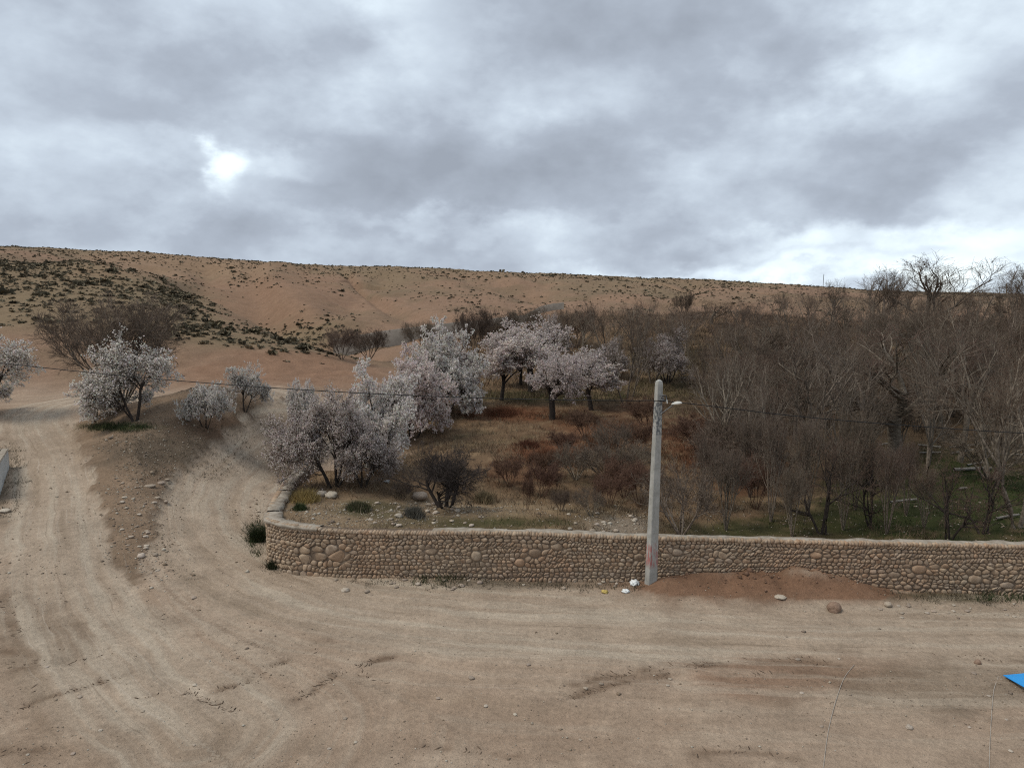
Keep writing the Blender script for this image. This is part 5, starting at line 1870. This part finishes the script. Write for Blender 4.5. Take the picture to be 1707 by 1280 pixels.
# ------------------------------------------------------------------ scrub on the hills
def sage_mesh(seed, cols, n=24):
    r = np.random.default_rng(seed)
    a = r.uniform(0, 6.28, n)
    el = r.uniform(.15, 1.45, n)
    L = r.uniform(.6, 1.05, n)
    tip = np.column_stack([np.cos(a) * np.cos(el) * L, np.sin(a) * np.cos(el) * L, np.sin(el) * L * .75])
    b = tip * .15
    p = unit(np.cross(tip, r.normal(0, 1, (n, 3)))) * r.uniform(.10, .24, (n, 1)) * (1.5 if n < 15 else 1)
    m = tip * .65
    V = np.stack([b, m + p, tip, m - p], axis=1).reshape(-1, 3)
    F = np.concatenate([np.arange(n)[:, None] * 4 + np.array([0, 1, 2]), np.arange(n)[:, None] * 4 + np.array([0, 2, 3])])
    C = np.repeat(np.array(cols)[r.integers(0, len(cols), n)] * r.uniform(.75, 1.2, (n, 1)), 4, axis=0)
    return V, F, C


DARK = [(.105, .090, .058), (.130, .112, .073), (.090, .078, .052)]
STRAW = [(.22, .18, .115), (.18, .15, .098), (.15, .13, .085)]
SAGE = [sage_mesh(k, DARK) for k in range(4)] + [sage_mesh(20 + k, STRAW) for k in range(4)]
SAGE_FAR = [sage_mesh(40 + k, DARK, 11) for k in range(4)] + [sage_mesh(60 + k, STRAW, 11) for k in range(4)]
r, x, y, z, u, v = scatter(95000, -130, 130, 56, 215, 61)
on_sh = (u < 600) & (y < 126) & (y > 58)
low_edge = np.interp(u, [-100, 0, 120, 250, 330, 420, 520, 590], [545, 545, 548, 562, 575, 582, 592, 600])
dens = np.where(on_sh & (v < low_edge), .42 + .9 * fbm(x * .09, y * .09, 3), .0)
# bare band across the shoulder, thick belts on its crest and nose
belt = spots(u, v, [(90, 455, 130, 32, .75), (250, 500, 150, 20, .4), (430, 560, 190, 28, .8), (330, 530, 90, 20, .5), (330, 480, 90, 20, .5)], x, y)
dens = np.where(on_sh & (v < low_edge), np.clip(dens * .55 + belt, .10, .95), dens)
far = (y > 108) & ~(on_sh)
dens = np.where(far, np.clip(.11 + .22 * fbm(x * .03 + 7, y * .03, 3), .01, .4), dens)
bare = spots(u, v, [(430, 510, 80, 45, 1), (300, 447, 140, 14, .7), (610, 525, 120, 18, .8), (1000, 512, 120, 10, .5)], x, y)
dens *= 1 - bare * .92
dens = np.where((u > 380) & (u < 470) & (v > 445) & (v < 480), .22, dens)
dens = np.where(far & (y > 178), dens + .22, dens)
dens = np.where((y > 56) & (y < 72) & (u < 600) & (v > low_edge), .015, dens)
orc = in_orch(x, y) & (y < 100)
keep = (r.random(len(x)) < dens) & ~orc & (u > -80) & (u < 1790) & (v < 640)
x, y, z, u, v = x[keep], y[keep], z[keep], u[keep], v[keep]
size = np.exp(r.normal(-1.45, .42, len(x))) * np.where(on_sh[keep], 1.2, 1.0)
kind = np.where(r.random(len(x)) < np.where(on_sh[keep], .55, .8), 0, 4) + r.integers(0, 4, len(x))
app = size / y
order = np.argsort(-app)
sage_me = [mesh_np('sage_tuft', V, F, [M_scrub], False, None, C) for V, F, C in SAGE]
rest = Soup()
nsing = {'s': 0, 'h': 0}
for q_, k in enumerate(order):
    rz = r.uniform(0, 6.28)
    s_ = size[k]
    wide = r.uniform(1.0, 1.5)
    if q_ < 290 and -5 < u[k] < 1712:
        o = bpy.data.objects.new('sage_tuft', sage_me[kind[k]])
        o.location = (float(x[k]), float(y[k]), float(z[k]) - .03)
        o.rotation_euler = (0, 0, rz)
        o.scale = (s_ * wide, s_ * wide, s_)
        link(o)
        if u[k] < 620 and y[k] < 130:
            tag(o, 'low sage tuft on the scrubby shoulder of the left hill', 'shrub', 'sage tufts on the left shoulder')
        else:
            tag(o, 'low dark sage tuft on the bare red hillside', 'shrub', 'sage tufts on the red hill')
    else:
        V, F, C = SAGE_FAR[kind[k]]
        c, s2 = math.cos(rz), math.sin(rz)
        Vr = np.column_stack([(V[:, 0] * c - V[:, 1] * s2) * s_ * wide + x[k], (V[:, 0] * s2 + V[:, 1] * c) * s_ * wide + y[k], V[:, 2] * s_ + z[k] - .03])
        rest.add(Vr, F, C)
if rest.V:
    tag(obj('hill_scrub', rest.mesh('hill_scrub', [M_scrub])), 'countless small sage tufts dotting the hills to the skyline', 'scrub', kind='stuff')
